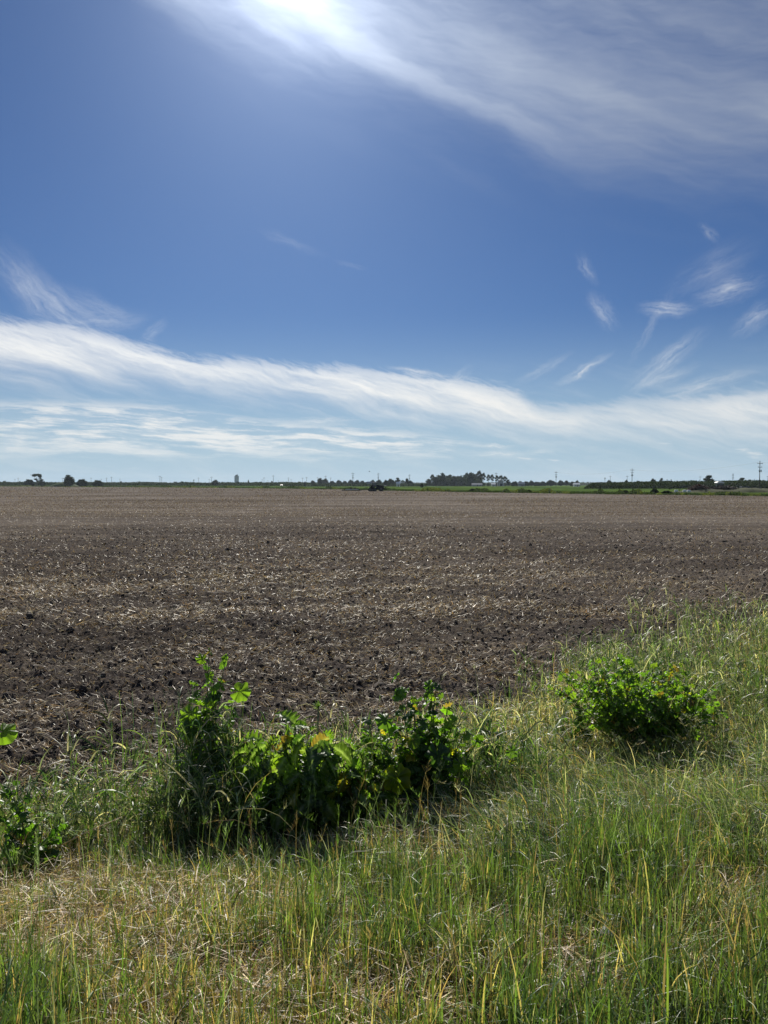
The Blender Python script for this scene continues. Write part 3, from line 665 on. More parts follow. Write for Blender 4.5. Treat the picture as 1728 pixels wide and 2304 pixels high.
weed('mallow_plant', 'tall spreading mallow with a big yellowing leaf low on its left side', 'weed', (960, 1845),
     [(965, 1525, 0), (985, 1532, .05), (895, 1530, .05), (925, 1560, .1), (1035, 1600, .1), (930, 1590, -.08), (1010, 1590, .08), (1050, 1640, 0), (870, 1620, .05), (1075, 1665, .1), (905, 1680, -.1), (1000, 1680, -.12), (855, 1700, 0), (940, 1640, 0), (970, 1620, .1), (1030, 1700, 0), (920, 1750, -.1), (990, 1760, -.1)], 24, size=(.038, .078), spread=.11,
     big=[(893, 1748, -.15, 40, (.12, .17, .02), (.1, -.95, .2), (.1, 0, -1), .9), (985, 1700, -.22, 36, DG, (-.1, -.95, .2), (.2, 0, -1), 0), (868, 1620, -.05, 26, MG, (.2, -.8, .5), (-.6, 0, -.6), 0), (900, 1560, 0, 24, MG, (-.4, -.5, .7), (-.7, 0, .3), 0), (1035, 1718, -.12, 22, LG, (.1, -.9, .3), (.4, 0, -.8), 0), (1150, 1690, .05, 18, MG, (0, -.8, .4), (.4, 0, -.4), 0)])
weed('milk_thistle', 'broad lime green thistle bush with white marbled leaves in the centre', 'weed', (672, 1880),
     [(a_, b_, random.uniform(-.25, .25)) for a_, b_ in ((600, 1670), (640, 1650), (680, 1640), (720, 1648), (760, 1660), (620, 1720), (700, 1700), (760, 1720), (660, 1740), (590, 1740), (720, 1760), (640, 1790), (770, 1790), (690, 1820), (580, 1690), (800, 1700), (700, 1660), (655, 1690), (735, 1690))], 20, 'thistle', size=(.07, .115), cols=(LG, LG, MG, MG, DG), spread=.14, low=.2, up=.45)
weed('milk_thistle', 'low thistle with ragged leaves squeezed between the lime bush and the spreading mallow', 'weed', (820, 1860),
     [(800, 1700, .1), (830, 1690, .1), (790, 1760, -.1), (850, 1740, 0), (825, 1790, -.2), (790, 1810, -.15), (860, 1800, -.1), (760, 1700, 0), (820, 1830, -.2)], 15, 'thistle', size=(.045, .075), cols=(LG, MG, MG), spread=.11, low=.25)
weed('mallow_plant', 'small low mallow with upright lime leaves in front of the lime bush', 'weed', (590, 1900),
     [(580, 1782, 0), (605, 1775, .05), (565, 1810, 0), (600, 1840, -.05), (622, 1780, .05)], 5, size=(.03, .05), cols=(LG, LG, MG), spread=.06, low=.4, up=.2)
weed('mallow_plant', 'sprawling pale-backed mallow at the left edge of the verge', 'weed', (50, 1965),
     [(20, 1770, 0), (60, 1790, .1), (100, 1830, 0), (130, 1860, .05), (0, 1840, 0), (-50, 1780, .05), (90, 1900, -.1), (30, 1890, -.15), (140, 1930, -.1), (40, 1760, .2)], 9, size=(.038, .068), cols=(MG, DG, LG, MG), spread=.10)
weed('mallow_plant', 'mallow mostly outside the left edge with one bright leaf reaching in', 'weed', (-105, 1900),
     [(-70, 1590, 0), (-110, 1540, .1), (-60, 1700, 0)], 7, size=(.045, .07), spread=.10,
     big=[(6, 1646, 0, 34, LG, (.05, -.6, .7), (.9, 0, .2), 0)])
rb_ = random.Random(3); tb = []
for k in range(56):
    u_ = rb_.random(); px_t = 1245+385*u_; py_t = 1578-112*math.sin(math.pi*min(1, .18+u_*.85))*rb_.uniform(.45, 1.12)+rb_.uniform(-6, 45)
    tb.append((px_t, py_t, rb_.uniform(-.5, .6)))
weed('leafy_bush', 'wide loose small-leaved green bush at the field edge on the right', 'weed', (1425, 1705), tb, 34, size=(.026, .056), cols=(LG, LG, MG, MG), spread=.22, low=.3, up=.35)
weed('mallow_plant', 'short leafy mallow filling the gap left of the lime green bush', 'weed', (560, 1850),
     [(545, 1640, 0), (580, 1660, .1), (560, 1720, -.1), (520, 1720, .1), (600, 1700, .15), (540, 1780, -.1)], 18, size=(.04, .085), spread=.12)
weed('mallow_plant', 'yellowish low mallow sprawling right of the spreading mallow', 'weed', (1110, 1800),
     [(1090, 1670, 0), (1130, 1660, .1), (1165, 1690, .1), (1100, 1740, -.1), (1180, 1730, 0), (1060, 1700, .15), (1085, 1620, .1), (1120, 1640, .2), (1060, 1650, 0), (1040, 1740, -.1)], 15, size=(.03, .06), cols=(MG, DG, LG, (.20, .19, .04)), spread=.12)
weed('mallow_plant', 'dark leafy mallow joining the thistle to the spreading mallow', 'weed', (860, 1835),
     [(830, 1620, .1), (850, 1650, 0), (815, 1660, .1), (870, 1700, -.1), (845, 1740, -.1), (880, 1640, .15)], 18, size=(.04, .08), cols=(MG, DG, MG, LG), spread=.12)
weed('mallow_plant', 'low mallow half buried in tall stems left of the tallest mallow', 'weed', (330, 1870),
     [(300, 1800, 0), (340, 1770, .1), (370, 1790, 0), (270, 1830, .1), (390, 1740, .1)], 8, size=(.03, .06), cols=(MG, DG, LG), spread=.1)
weed('leafy_bush', 'little rounded-leaf weed beside the left foot of the small-leaved bush', 'weed', (1290, 1690),
     [(1262, 1620, 0), (1300, 1610, .1), (1280, 1650, -.1), (1320, 1640, 0)], 12, size=(.04, .062), cols=(LG, MG), spread=.12, low=.3)
weed('mallow_plant', 'young mallow with two bright leaves in the bottom right corner', 'weed', (1700, 2330),
     [(1655, 2225, 0), (1706, 2225, .02), (1725, 2210, .02)], 2, size=(.018, .026), cols=(LG, MG), spread=.03, low=.6, up=.9)
weed('mallow_plant', 'tiny mallow seedling low at the bottom edge right of centre', 'weed', (1430, 2290),
     [(1405, 2262, 0), (1440, 2248, .02), (1425, 2285, -.02)], 2, size=(.014, .022), cols=(MG,), spread=.02, low=.6, up=.9)

# thistle buds on stalks
def bud_stalk(label, px, py, base, up_r):
    g = hit(*base); root = empty('thistle_stalk', g); tag(root, label, 'thistle stalk', 'spiky thistle buds over the lime bush')
    tip = at(px, py, g.y); L = []
    st = MB().tube([Vector((0, 0, -.02)), (tip-g)*.5+Vector((.01, 0, 0)), tip-g], [.006, .005, .004], 6).build('stem', M['stem'], root, smooth=True)
    a = st.data.color_attributes.new('tone', 'FLOAT_COLOR', 'POINT'); a.data.foreach_set('color', np.tile(np.array([.12, .19, .07, 1], np.float32), len(st.data.vertices)))
    n = 46; Pb = np.tile(np.array(tip-g), (n, 1)); v, f, _ = blades(Pb, rng.uniform(0, 6.28, n), rng.uniform(.025, up_r, n), rng.uniform(.1, 1.9, n), rng.normal(-.2, .3, n), np.full(n, .009), rng.normal(0, .4, n), seg=3, wpow=1.0)
    npmesh('bud', v, f, M['leaf'], blade_colors(np.tile(np.array([.14, .22, .07]), (n, 1)), 3), root, smooth=True)
    for k in range(5):
        q = .45+.1*k; p_ = (tip-g)*q; a_ = k*2.4; L.append(thistle(p_, (math.cos(a_)*.3, math.sin(a_)*.3, .8), (math.cos(a_), math.sin(a_), .4), .11, rcol(MG), 5, .7))
    V, Fq, C = cat(L); npmesh('foliage', V, Fq, M['leaf'], C, root, smooth=True)
bud_stalk('upper spiky thistle bud standing alone above the lime bush', 716, 1592, (705, 1870), .05)
bud_stalk('lower spiky thistle bud just above the lime bush leaves', 664, 1640, (672, 1860), .045)

# dry leaning stalks, bits
def dry_stalk(label, a, b_, Y, rr=.004, col='pale'):
    p, q = at(*a, Y), at(*b_, Y+.15); root = empty('dry_stalk', p); tag(root, label, 'dead stalk')
    st = MB().tube([Vector((0, 0, 0)), (q-p)*.5+Vector((0, 0, .01)), q-p], [rr, rr*.9, rr*.7], 6).build('stalk', M['straw'], root, smooth=True)
    a_ = st.data.color_attributes.new('tone', 'FLOAT_COLOR', 'POINT'); a_.data.foreach_set('color', np.tile(np.array(PAL[col]+(1,), np.float32), len(st.data.vertices)))
    for t_ in (.3, .6, .95):
        v, f, _ = blades(np.array([list((q-p)*t_)]), rng.uniform(0, 6, 1), np.full(1, .05), np.full(1, 1.2), np.full(1, .8), np.full(1, .006), rng.normal(0, .5, 1), seg=3)
        npmesh('side_shoot', v, f, M['straw'], blade_colors(np.array([PAL[col]]), 3), root)
dry_stalk('long pale dead stalk leaning to the right across the grass at left', (118, 1912), (275, 1838), 4.25)
dry_stalk('thick greenish yellow dead stalk lying flat at the left edge', (-12, 1952), (140, 1938), 4.0, .009, 'lime')
dry_stalk('short bare twig standing in the dark gap under the lime bush', (700, 1850), (728, 1812), 4.7, .003)
# scrap of white paper
g = hit(1362, 2132); g.z += .05; lt = MB(); n = 7
for i in range(n):
    for j in range(n):
        lt.v.append((.05*(i/(n-1)-.5)+.008*random.random(), .04*(j/(n-1)-.5)+.008*random.random(), .03*math.sin(i*1.3+j*.7)+.008*random.random()))
for i in range(n-1):
    for j in range(n-1): lt.f.append((i*n+j, i*n+j+1, (i+1)*n+j+1, (i+1)*n+j))
o = lt.build('litter_scrap', M['white'], smooth=True); o.location = g; so_ = o.modifiers.new('thick', 'SOLIDIFY'); so_.thickness = .0008
tag(o, 'crumpled scrap of white paper caught in the near grass at right', 'litter')

# ------------------------------------------------------------------ far side: trees
def crown_geo(blobs, n, leaf, seed, gap=.0):
    r_ = np.random.default_rng(seed); vol = np.array([b[3]*b[4]*b[5] for b in blobs])**.67; which = r_.choice(len(blobs), n, p=vol/vol.sum())
    B = np.array(blobs)[which]; d = r_.normal(size=(n, 3)); d /= np.linalg.norm(d, axis=1)[:, None]; rr = r_.random(n)**.45
    lump = 1+.22*np.sin(d[:, 0]*5+which)*np.cos(d[:, 2]*6+which*2)+.10*r_.normal(size=n)
    c = B[:, :3]+d*B[:, 3:6]*(rr*lump)[:, None]
    c = c[(c[:, 2] > .15)]; n = len(c)
    a = r_.normal(size=(n, 3)); a /= np.linalg.norm(a, axis=1)[:, None]; b_ = np.cross(a, r_.normal(size=(n, 3))); b_ /= np.linalg.norm(b_, axis=1)[:, None]
    s_ = leaf*r_.uniform(.6, 1.5, (n, 1)); V = np.stack([c-a*s_-b_*s_*.6, c+a*s_-b_*s_*.5, c+a*s_*.8+b_*s_*.6, c-a*s_*.9+b_*s_*.5], 1).reshape(-1, 3)
    return V, np.arange(n*4).reshape(n, 4)
def make_tree(name, blobs, trunk, n=1800, leaf=.35, m='tree', seed=1, limbs=()):
    """unit tree, 10 m tall; copies are scaled"""
    root = empty(name, (0, 0, 0)); V, Fq = crown_geo(blobs, n, leaf, seed); npmesh('crown', V, Fq, M[m], None, root)
    t = MB(); h, r0 = trunk; t.tube([(0, 0, -.3), (.1, .05, h*.5), (0, .1, h)], [r0*1.3, r0, r0*.6], 7)
    for (bx, by, bz, rx, ry, rz) in blobs: t.tube([(0, .05, h*.55), (bx*.5, by*.5, (h*.55+bz)/2), (bx, by, bz)], [r0*.5, r0*.35, r0*.15], 5)
    for lm in limbs: t.tube(lm, [r0*.4]*(len(lm)-1)+[r0*.15], 5)
    t.build('trunk', M['bark'], root, smooth=True); return root
PROTO = {}
PROTO['round'] = make_tree('round_tree', [(0, 0, 5.6, 3.6, 3.4, 3.2), (-2.2, .5, 4.2, 2.4, 2.4, 2.4), (2.3, -.4, 4.4, 2.4, 2.2, 2.3), (.8, .3, 7.6, 2.2, 2.2, 2.0), (-1.0, 0, 3.0, 3.2, 2.6, 2.0), (1.5, 0, 2.6, 3.0, 2.4, 1.8)], (5, .4), 3200, .34, 'tree', 1)
PROTO['bush'] = make_tree('bushy_tree', [(0, 0, 4.2, 6.5, 4, 4.2), (-5.5, 0, 3.4, 4.5, 3.5, 3.4), (5.4, 0, 3.3, 5.0, 3.5, 3.3), (2, 0, 6.6, 3.6, 3, 2.6), (-3, 0, 6.0, 3.0, 3, 2.6)], (3, .4), 4200, .5, 'tree', 2)
PROTO['grove'] = make_tree('grove_tree', [(0, 0, 8.0, 1.7, 1.7, 1.7), (-1.1, .3, 6.6, 1.7, 1.6, 1.5), (1.2, -.2, 6.2, 1.8, 1.7, 1.6), (-.4, 0, 4.6, 2.1, 1.9, 1.9), (.7, 0, 2.8, 2.0, 1.9, 2.2), (-1.2, 0, 2.2, 1.8, 1.8, 2.0)], (8, .22), 3000, .26, 'tree', 3)
PROTO['gum'] = make_tree('gum_tree', [(0, 0, 8.6, 1.5, 1.4, 1.1), (-1.4, .3, 7.4, 1.2, 1.1, .8), (1.5, -.2, 7.0, 1.2, 1.2, .8), (-.6, 0, 5.8, 1.1, 1.0, .7), (1.1, .2, 5.0, .9, .9, .6), (.1, 0, 1.2, 2.0, 1.6, 1.2)], (8.4, .22), 1500, .26, 'tree', 4)
PROTO['umbrella'] = make_tree('umbrella_pine', [(0, 0, 9.0, 3.2, 2.4, .75), (-2.1, 0, 8.2, 1.4, 1.4, .6), (2.4, 0, 7.9, 1.5, 1.4, .9), (2.9, 0, 6.4, .9, .9, .5), (-.9, 0, 5.6, 1.3, 1.0, .5)], (6.2, .42), 1700, .28, 'tree', 5)
PROTO['cone'] = make_tree('conical_tree', [(0, 0, 1.8, 3.6, 3, 2.2), (0, 0, 4.2, 2.5, 2.4, 2.2), (0, 0, 6.4, 1.5, 1.5, 1.9), (0, 0, 8.4, .7, .7, 1.6)], (8, .3), 2200, .3, 'tree', 6)
PROTO['pale'] = make_tree('pale_tree', [(0, 0, 5.8, 3.0, 3.0, 3.4), (-1.8, 0, 4.0, 2.4, 2.2, 2.6), (2.0, 0, 3.6, 2.5, 2.2, 2.4), (.4, 0, 8.0, 1.6, 1.6, 1.7)], (5, .35), 2400, .32, 'tree2', 7)
PROTO['ragged'] = make_tree('ragged_tree', [(0, 0, 5.5, 2.6, 2.2, 1.9), (-3.0, 0, 6.2, 1.6, 1.3, .9), (2.9, 0, 5.4, 1.7, 1.4, 1.2), (.6, 0, 8.2, 2.0, 1.7, 1.2), (-1.6, 0, 8.0, 1.0, .9, .6), (3.6, 0, 3.6, 1.2, 1.2, .9), (-1.5, 0, 3.2, 2.4, 2.0, 1.6), (1.2, 0, 2.2, 3.0, 2.0, 1.8)], (6, .45), 2400, .32, 'tree', 8)
def make_palm():
    root = empty('palm_tree', (0, 0, 0)); n = 26; a = rng.uniform(0, 6.28, n)
    V, Fq, _ = blades(np.tile(np.array([[0, 0, 8.6]]), (n, 1)), a, np.full(n, 2.6), rng.uniform(.1, 1.5, n), rng.uniform(1.0, 1.9, n), np.full(n, .95), np.zeros(n), seg=5, wpow=1.2)
    npmesh('crown', V, Fq, M['tree'], None, root); MB().tube([(0, 0, -.3), (.1, 0, 4), (0, 0, 8.8)], [.42, .32, .3], 8).build('trunk', M['bark'], root, smooth=True); return root
PROTO['palm'] = make_palm()
_used = set()
def tree(kind, px, top, wpx, base=1091.0, D=None, H=None, label='', group=None, rz=None):
    if D is None: D = H*F_PX/max(1.0, (base-top)) if H else 1150.0
    p = at(px, HOR, D); h = (HOR-top)/F_PX*D+CAM_H; width = wpx/F_PX*D
    src = PROTO[kind]
    if kind not in _used: o = src; _used.add(kind)
    else: o = copy_tree(src)
    bw = {'round': 8.4, 'bush': 20, 'grove': 5.4, 'gum': 5.2, 'umbrella': 7.6, 'cone': 7.2, 'pale': 7.4, 'ragged': 9.2, 'palm': 5.2}[kind]
    sx = width/bw; o.location = (p.x, D, 0); o.rotation_euler = (0, 0, (R(random.choice((0, 180))+random.uniform(-12, 12)) if rz is None else rz)); o.scale = (sx, sx if kind != 'bush' else sx*.7, h/10)
    tag(o, label, 'palm' if kind == 'palm' else 'tree', group); return o
ORD = ['first', 'second', 'third', 'fourth', 'fifth', 'sixth', 'seventh', 'eighth', 'ninth', 'tenth', 'eleventh', 'twelfth', 'thirteenth', 'fourteenth', 'fifteenth', 'sixteenth', 'seventeenth', 'eighteenth', 'nineteenth', 'twentieth']
# left
tree('bush', 10, 1081, 14, D=1500, label='small dark bushy tree at the far left edge of the skyline')
tree('bush', 66, 1077, 26, D=900, label='wide dark bushy tree left of the umbrella shaped pine')
tree('umbrella', 83, 1065.5, 22, D=915, label='umbrella shaped pine with open gaps under its flat crown', rz=0)
tree('ragged', 93, 1077, 18, D=880, label='ragged branchy tree right of the umbrella shaped pine')
tree('round', 156, 1067.5, 24, D=760, label='large round dark tree behind the grassy mound on the left')
tree('bush', 184, 1076.5, 27, D=820, label='broad low tree right of the round tree behind the mound')
tree('bush', 220, 1079, 26, D=830, label='flat topped low tree with trimmed outline left of centre sky poles')
for i, (x_, t_, w_) in enumerate(((272, 1082, 10), (300, 1084, 12), (330, 1083.5, 16), (395, 1083, 16), (409, 1082, 9))):
    tree('bush', x_, t_, w_, D=1700, label=f'faint low tree on the left skyline, {ORD[i]} from the left in its sparse row', group='faint low trees on the left skyline')
tree('palm', 436, 1079.5, 6, D=1300, label='lone little palm left of the pale silo')
tree('round', 484, 1079, 16, D=1000, label='rounded dark tree between the little palm and the pale silo')
tree('bush', 501, 1084, 8, D=1200, label='tiny dark tree immediately left of the pale silo')
tree('bush', 534, 1083, 14, D=1250, label='low dark tree at the foot of the pale silo')
tree('cone', 559, 1079.5, 9, D=1050, label='small pointed dark tree right of the pale silo')
tree('pale', 612, 1082, 8, D=1100, label='small pale tree beside the tall thin pole right of the silo')
tree('pale', 629, 1084, 7, D=1300, label='tiny pale tree between the silo poles and the low dome tree')
tree('bush', 657, 1083.5, 11, D=1200, label='low dome shaped dark tree left of the black tank')
for i, (k_, x_, t_, w_) in enumerate((('pale', 704, 1080.5, 13), ('grove', 720, 1075, 12), ('round', 731, 1076, 16), ('bush', 747, 1081, 16), ('round', 763, 1079.5, 14), ('bush', 776, 1081, 14), ('round', 790, 1079, 15), ('round', 803, 1079.5, 14), ('bush', 815, 1080.5, 14), ('pale', 824, 1084, 11), ('round', 838, 1079, 13), ('round', 852, 1078.5, 15))):
    tree(k_, x_, t_, w_, D=1150+(i*37) % 120, label=f'tree in the belt behind the tractor, {ORD[i]} from its left end', group='tree belt behind the tractor')
for i, (k_, x_, t_, w_) in enumerate((('round', 869, 1079, 12), ('round', 880, 1076.5, 18), ('ragged', 895, 1073.5, 13), ('gum', 906, 1080, 10), ('pale', 916, 1075.5, 10), ('round', 924, 1080.5, 13))):
    tree(k_, x_, t_, w_, D=930+(i*29) % 60, label=f'tree round the white house right of the tractor, {ORD[i]} from the left', group='trees round the white house')
tree('bush', 949, 1086.5, 7, D=600, label='single low bush in the green field left of the tall grove')
# tall grove
gl = [('grove', 965, 1077, 14), ('gum', 973, 1067, 12), ('grove', 980, 1072, 16), ('grove', 988, 1068, 16), ('grove', 996, 1063, 14), ('round', 1004, 1069, 18), ('grove', 1012, 1067, 14), ('grove', 1022, 1070, 16), ('grove', 1031, 1070, 15), ('gum', 1037, 1069, 8), ('grove', 1046, 1068, 16), ('gum', 1050, 1063, 12), ('grove', 1059, 1062, 17), ('grove', 1067, 1065, 16), ('gum', 1078, 1058.5, 15), ('grove', 1080, 1068, 12), ('gum', 1088, 1063, 10), ('gum', 1099, 1067, 10), ('gum', 1107, 1067, 11), ('gum', 1118, 1069, 10)]
for i, (k_, x_, t_, w_) in enumerate(gl):
    tree(k_, x_, t_, w_, D=1080+(i*53) % 90, label=f'tall tree of the dark grove right of centre, {ORD[i]} from its left end', group='tall trees of the dark grove')
tree('gum', 1127, 1069, 13, D=1130, label='open crowned tree at the right shoulder of the dark grove')
tree('gum', 1136, 1071, 12, D=1120, label='thin tree near the right end of the dark grove')
tree('ragged', 1143, 1078, 12, D=1100, label='low ragged tree closing the right end of the dark grove')
tree('bush', 1054, 1083.5, 16, D=1040, label='pale round shrub before the dark grove beside the long low house')
tree('pale', 1081, 1083, 10, D=1035, label='light green shrub above the long low house')
# line right of the grove
for i, (k_, x_, t_, w_) in enumerate((('bush', 1158, 1082, 18), ('pale', 1171, 1082, 12), ('bush', 1184, 1082, 16), ('round', 1196, 1080.5, 12), ('bush', 1208, 1083, 16), ('bush', 1222, 1082, 15), ('round', 1240, 1079.5, 22), ('round', 1262, 1080, 14), ('pale', 1274, 1080.5, 12), ('bush', 1288, 1082.5, 13), ('round', 1298, 1080, 9))):
    tree(k_, x_, t_, w_, D=1000+(i*41) % 110, label=f'tree in the low line between the grove and the white house, {ORD[i]} from the left', group='low tree line right of the grove')
tree('palm', 1361, 1074.5, 5, D=900, label='small dark headed palm above the orchard, right of centre')
tree('round', 1371, 1079.5, 12, D=1000, label='low rounded tree just right of the dark headed palm')
tree('round', 1409, 1079, 10, D=1000, label='small round tree between two poles above the orchard')
tree('bush', 1436, 1080.5, 16, D=1050, label='low wide tree right of the second tallest power pole')
tree('round', 1470, 1076, 14, D=950, label='rounded tree left of the pair over the orchard')
tree('ragged', 1488, 1074.5, 11, D=930, label='bushy upright tree left of the two far palms')
tree('palm', 1501, 1078.5, 5, D=1000, label='left one of two tiny palms behind the long white roof')
tree('palm', 1510, 1078.5, 5, D=1000, label='right one of two tiny palms behind the long white roof')
tree('bush', 1537, 1081, 24, D=900, label='low dark tree left of the windswept tree')
tree('ragged', 1594, 1067.5, 26, D=620, label='large windswept tree standing above the orchard on the right')
tree('ragged', 1669, 1073.5, 20, D=700, label='flat crowned tree between the masts and the big pole')
tree('bush', 1640, 1080.5, 22, D=720, label='low tree behind the orchard between the two larger crowns')
tree('ragged', 1686, 1078, 14, D=800, label='scraggy small tree just left of the big power pole')
tree('bush', 1718, 1080, 24, D=820, label='low tree at the right edge behind the big power pole')

# orchard, hedges and far woods: leaf masses along the horizon
def mass(name, label, x0, x1, D0, D1, h0, h1, n, leaf, m, cat_, seed, bumps=0.08):
    r_ = np.random.default_rng(seed); u = r_.random(n); D = D0+(D1-D0)*r_.random(n); a = (x0+(x1-x0)*u-CX)/F_PX; x = a*D
    top = (h0+(h1-h0)*u)*(.45+.85*fbm(x*bumps, D*.004, 4, seed, .65))*sstep(0, .04, u)**.5; z = r_.random(n)**.75*top
    c = np.stack([x, D, z], -1); A = r_.normal(size=(n, 3)); A /= np.linalg.norm(A, axis=1)[:, None]; B = np.cross(A, r_.normal(size=(n, 3))); B /= np.linalg.norm(B, axis=1)[:, None]
    s_ = leaf*r_.uniform(.5, 1.4, (n, 1)); V = np.stack([c-A*s_-B*s_*.6, c+A*s_-B*s_*.5, c+A*s_*.8+B*s_*.6, c-A*s_*.9+B*s_*.5], 1).reshape(-1, 3)
    return tag(npmesh(name, V, np.arange(n*4).reshape(n, 4), M[m]), label, cat_, kind='stuff')
mass('orchard', 'dark green orchard forming a low band across the right horizon', 1315, 1800, 430, 560, 3.6, 4.8, 60000, .40, 'tree', 'orchard', 1, .16)
mass('hedgerow', 'low dark hedge running along the left horizon', -90, 700, 1000, 1120, 5.6, 5.0, 60000, .6, 'tree', 'hedge', 2)
mass('orchard', 'dark green orchard band behind the green field left of the tractor', 640, 960, 930, 1060, 3.2, 3.4, 24000, .6, 'tree', 'orchard', 3)
mass('far_woodland', 'faint line of distant woods low on the whole horizon', -120, 1850, 1900, 2600, 7.5, 8.0, 70000, 1.4, 'tree2', 'wood', 4, .012)
mass('undergrowth', 'dark scrub and tree trunks filling the foot of the tall grove', 975, 1085, 1100, 1190, 13, 13, 16000, .8, 'tree', 'scrub', 5, .05)
mass('crop_rows', 'green crop standing in the field beyond the ploughed soil on the left', -90, 640, 960, 1000, .9, .9, 9000, .5, 'tree3', 'crop', 6, .02)

# weedy strip along the far edge of the soil, following the field boundary
n = 70000; u = rng.random(n); X = -640+u**1.0*(760); Yb = np.interp(X, FE_X, FE_Y)
pxx = rng.uniform(-60, 1800, n); aa = (pxx-CX)/F_PX
# solve Y for each direction on the boundary
ys = np.linspace(60, 1500, 4000); 
def edge_at(a):
    lo2 = np.full_like(a, 50.); hi2 = np.full_like(a, 2400.)
    for _ in range(50):
        m_ = (lo2+hi2)/2; ins = m_ < np.interp(a*m_, FE_X, FE_Y); lo2 = np.where(ins, m_, lo2); hi2 = np.where(ins, hi2, m_)
    return lo2
Ye = edge_at(aa); Yd = Ye*(1+np.abs(rng.normal(0, .08, n)))+.5; X = aa*Yd
lum = fbm(pxx*.035, np.zeros(n), 4, 201); hgt = (.2+1.0*sstep(.45, .75, lum))*np.where((pxx > 1540), .45, 1.0); z = rng.random(n)*hgt; c = np.stack([X, Yd, z], -1)
A = rng.normal(size=(n, 3)); A /= np.linalg.norm(A, axis=1)[:, None]; B = np.cross(A, rng.normal(size=(n, 3))); B /= np.linalg.norm(B, axis=1)[:, None]
s_ = (.09+Yd*.0004)[:, None]*rng.uniform(.5, 1.4, (n, 1)); V = np.stack([c-A*s_-B*s_*.6, c+A*s_-B*s_*.5, c+A*s_*.8+B*s_*.6, c-A*s_*.9+B*s_*.5], 1).reshape(-1, 3)
cc = np.where((fbm(pxx*.05, Yd*.01, 3, 202) > .55)[:, None], np.array([[.15, .17, .05]]), np.array([[.06, .085, .03]]))*rng.uniform(.6, 1.4, (n, 1))
tag(npmesh('edge_weeds', V, np.arange(n*4).reshape(n, 4), M['weeds'], np.repeat(cc, 4, 0)), 'strip of weeds along the far edge of the ploughed field', 'weeds', kind='stuff')
for i, (x_, t_, w_, D_) in enumerate(((1473, 1098, 20, 186), (1500, 1103, 24, 190), (1063, 1098.5, 14, 244), (1190, 1101, 12, 222), (1408, 1102, 16, 196))):
    tree('bush', x_, t_, w_, D=D_, label=['dark bush at the field edge left of the junk heap', 'wide low bush touching the left end of the junk heap', 'small dark bush at the field edge below the grove', 'tiny bush at the field edge below the low tree line', 'flat bush at the field edge below the second tallest pole'][i])
# grassy mound on the left
g = at(143, HOR, 800); mm = MB(); n = 28
for j in range(6):
    q = j/5; 
    for k in range(n):
        a = 2*math.pi*k/n; rr_ = (1-q)**.7*(1+.08*math.sin(a*3)); mm.v.append((16*rr_*math.cos(a), 10*rr_*math.sin(a), 5.2*q**.8))
for j in range(5):
    for k in range(n): mm.f.append((j*n+k, j*n+(k+1) % n, (j+1)*n+(k+1) % n, (j+1)*n+k))
o = mm.build('mound', M['tree3'], smooth=True); o.location = (g.x, 800, -.2); tag(o, kind='structure')

# ------------------------------------------------------------------ power poles
def make_pole(arms=2):
    root = empty('power_pole', (0, 0, 0)); MB().tube([(0, 0, -.5), (0, 0, 15)], [.24, .15], 8).build('post', M['wood'], root, smooth=True)
    for i, z in enumerate((13.6, 11.6)[:arms]):
        c = MB().box((0, -.2, z), (3.0 if i == 0 else 2.2, .16, .2)).build('crossarm', M['wood'], root)
        for x in ((-1.35, -.55, .55, 1.35) if i == 0 else (-.9, .9)):
            ib = MB(); ib.tube([(x, -.2, z+.1), (x, -.2, z+.22), (x, -.2, z+.5)], [.06, .13, .09], 6); ib.build('insulator', M['ceramic'], c, smooth=True)
    return root
p2 = make_pole(2); p1 = make_pole(1); u2 = u1 = False
PP = [(1709, 1037, 2), (1422, 1054, 2), (1251, 1060, 2), (921, 1067, 2), (1116, 1063, 2), (794, 1063, 2), (851, 1064, 2), (733, 1070, 1), (690, 1073, 1), (681, 1074.5, 1), (649, 1074, 2), (615, 1069, 1), (594, 1074, 1), (590, 1078, 1), (603, 1080, 1), (476, 1072, 1), (471, 1077.5, 1), (447, 1074.5, 1),
      (360, 1070.5, 1), (364, 1073, 1), (251, 1072.5, 1), (240, 1074.5, 2), (228, 1077, 1), (205, 1074.5, 1), (41, 1074.5, 1), (34, 1077.5, 1), (141, 1075, 1), (1373, 1070.5, 1), (1411, 1070, 1), (1575, 1071.5, 1), (1727, 1070.5, 1), (270, 1077, 1), (744, 1074, 1), (626, 1080, 1), (655, 1078, 1), (715, 1073.5, 1)]
NAMES = {1709: 'tallest power pole, near the right edge, with two crossarms and wires', 1422: 'second tallest power pole, standing above the orchard', 1251: 'power pole rising over the low tree line right of the grove', 921: 'power pole behind the trees round the white house', 1116: 'power pole poking above the right part of the grove', 794: 'power pole left of the tractor with double crossarms', 851: 'power pole just above the tractor nose', 615: 'tall slim pole right of the pale silo', 649: 'double armed pole above the low dome shaped tree',
         360: 'left pole of the close pair left of the silo', 364: 'right pole of the close pair left of the silo', 1373: 'thin distant pole just right of the dark headed palm', 1411: 'thin distant pole left of the second tallest pole', 1575: 'thin pole left of the windswept tree', 1727: 'thin distant pole at the very right edge'}
rest = sorted([p for p in PP if p[0] not in NAMES], key=lambda p: p[0])
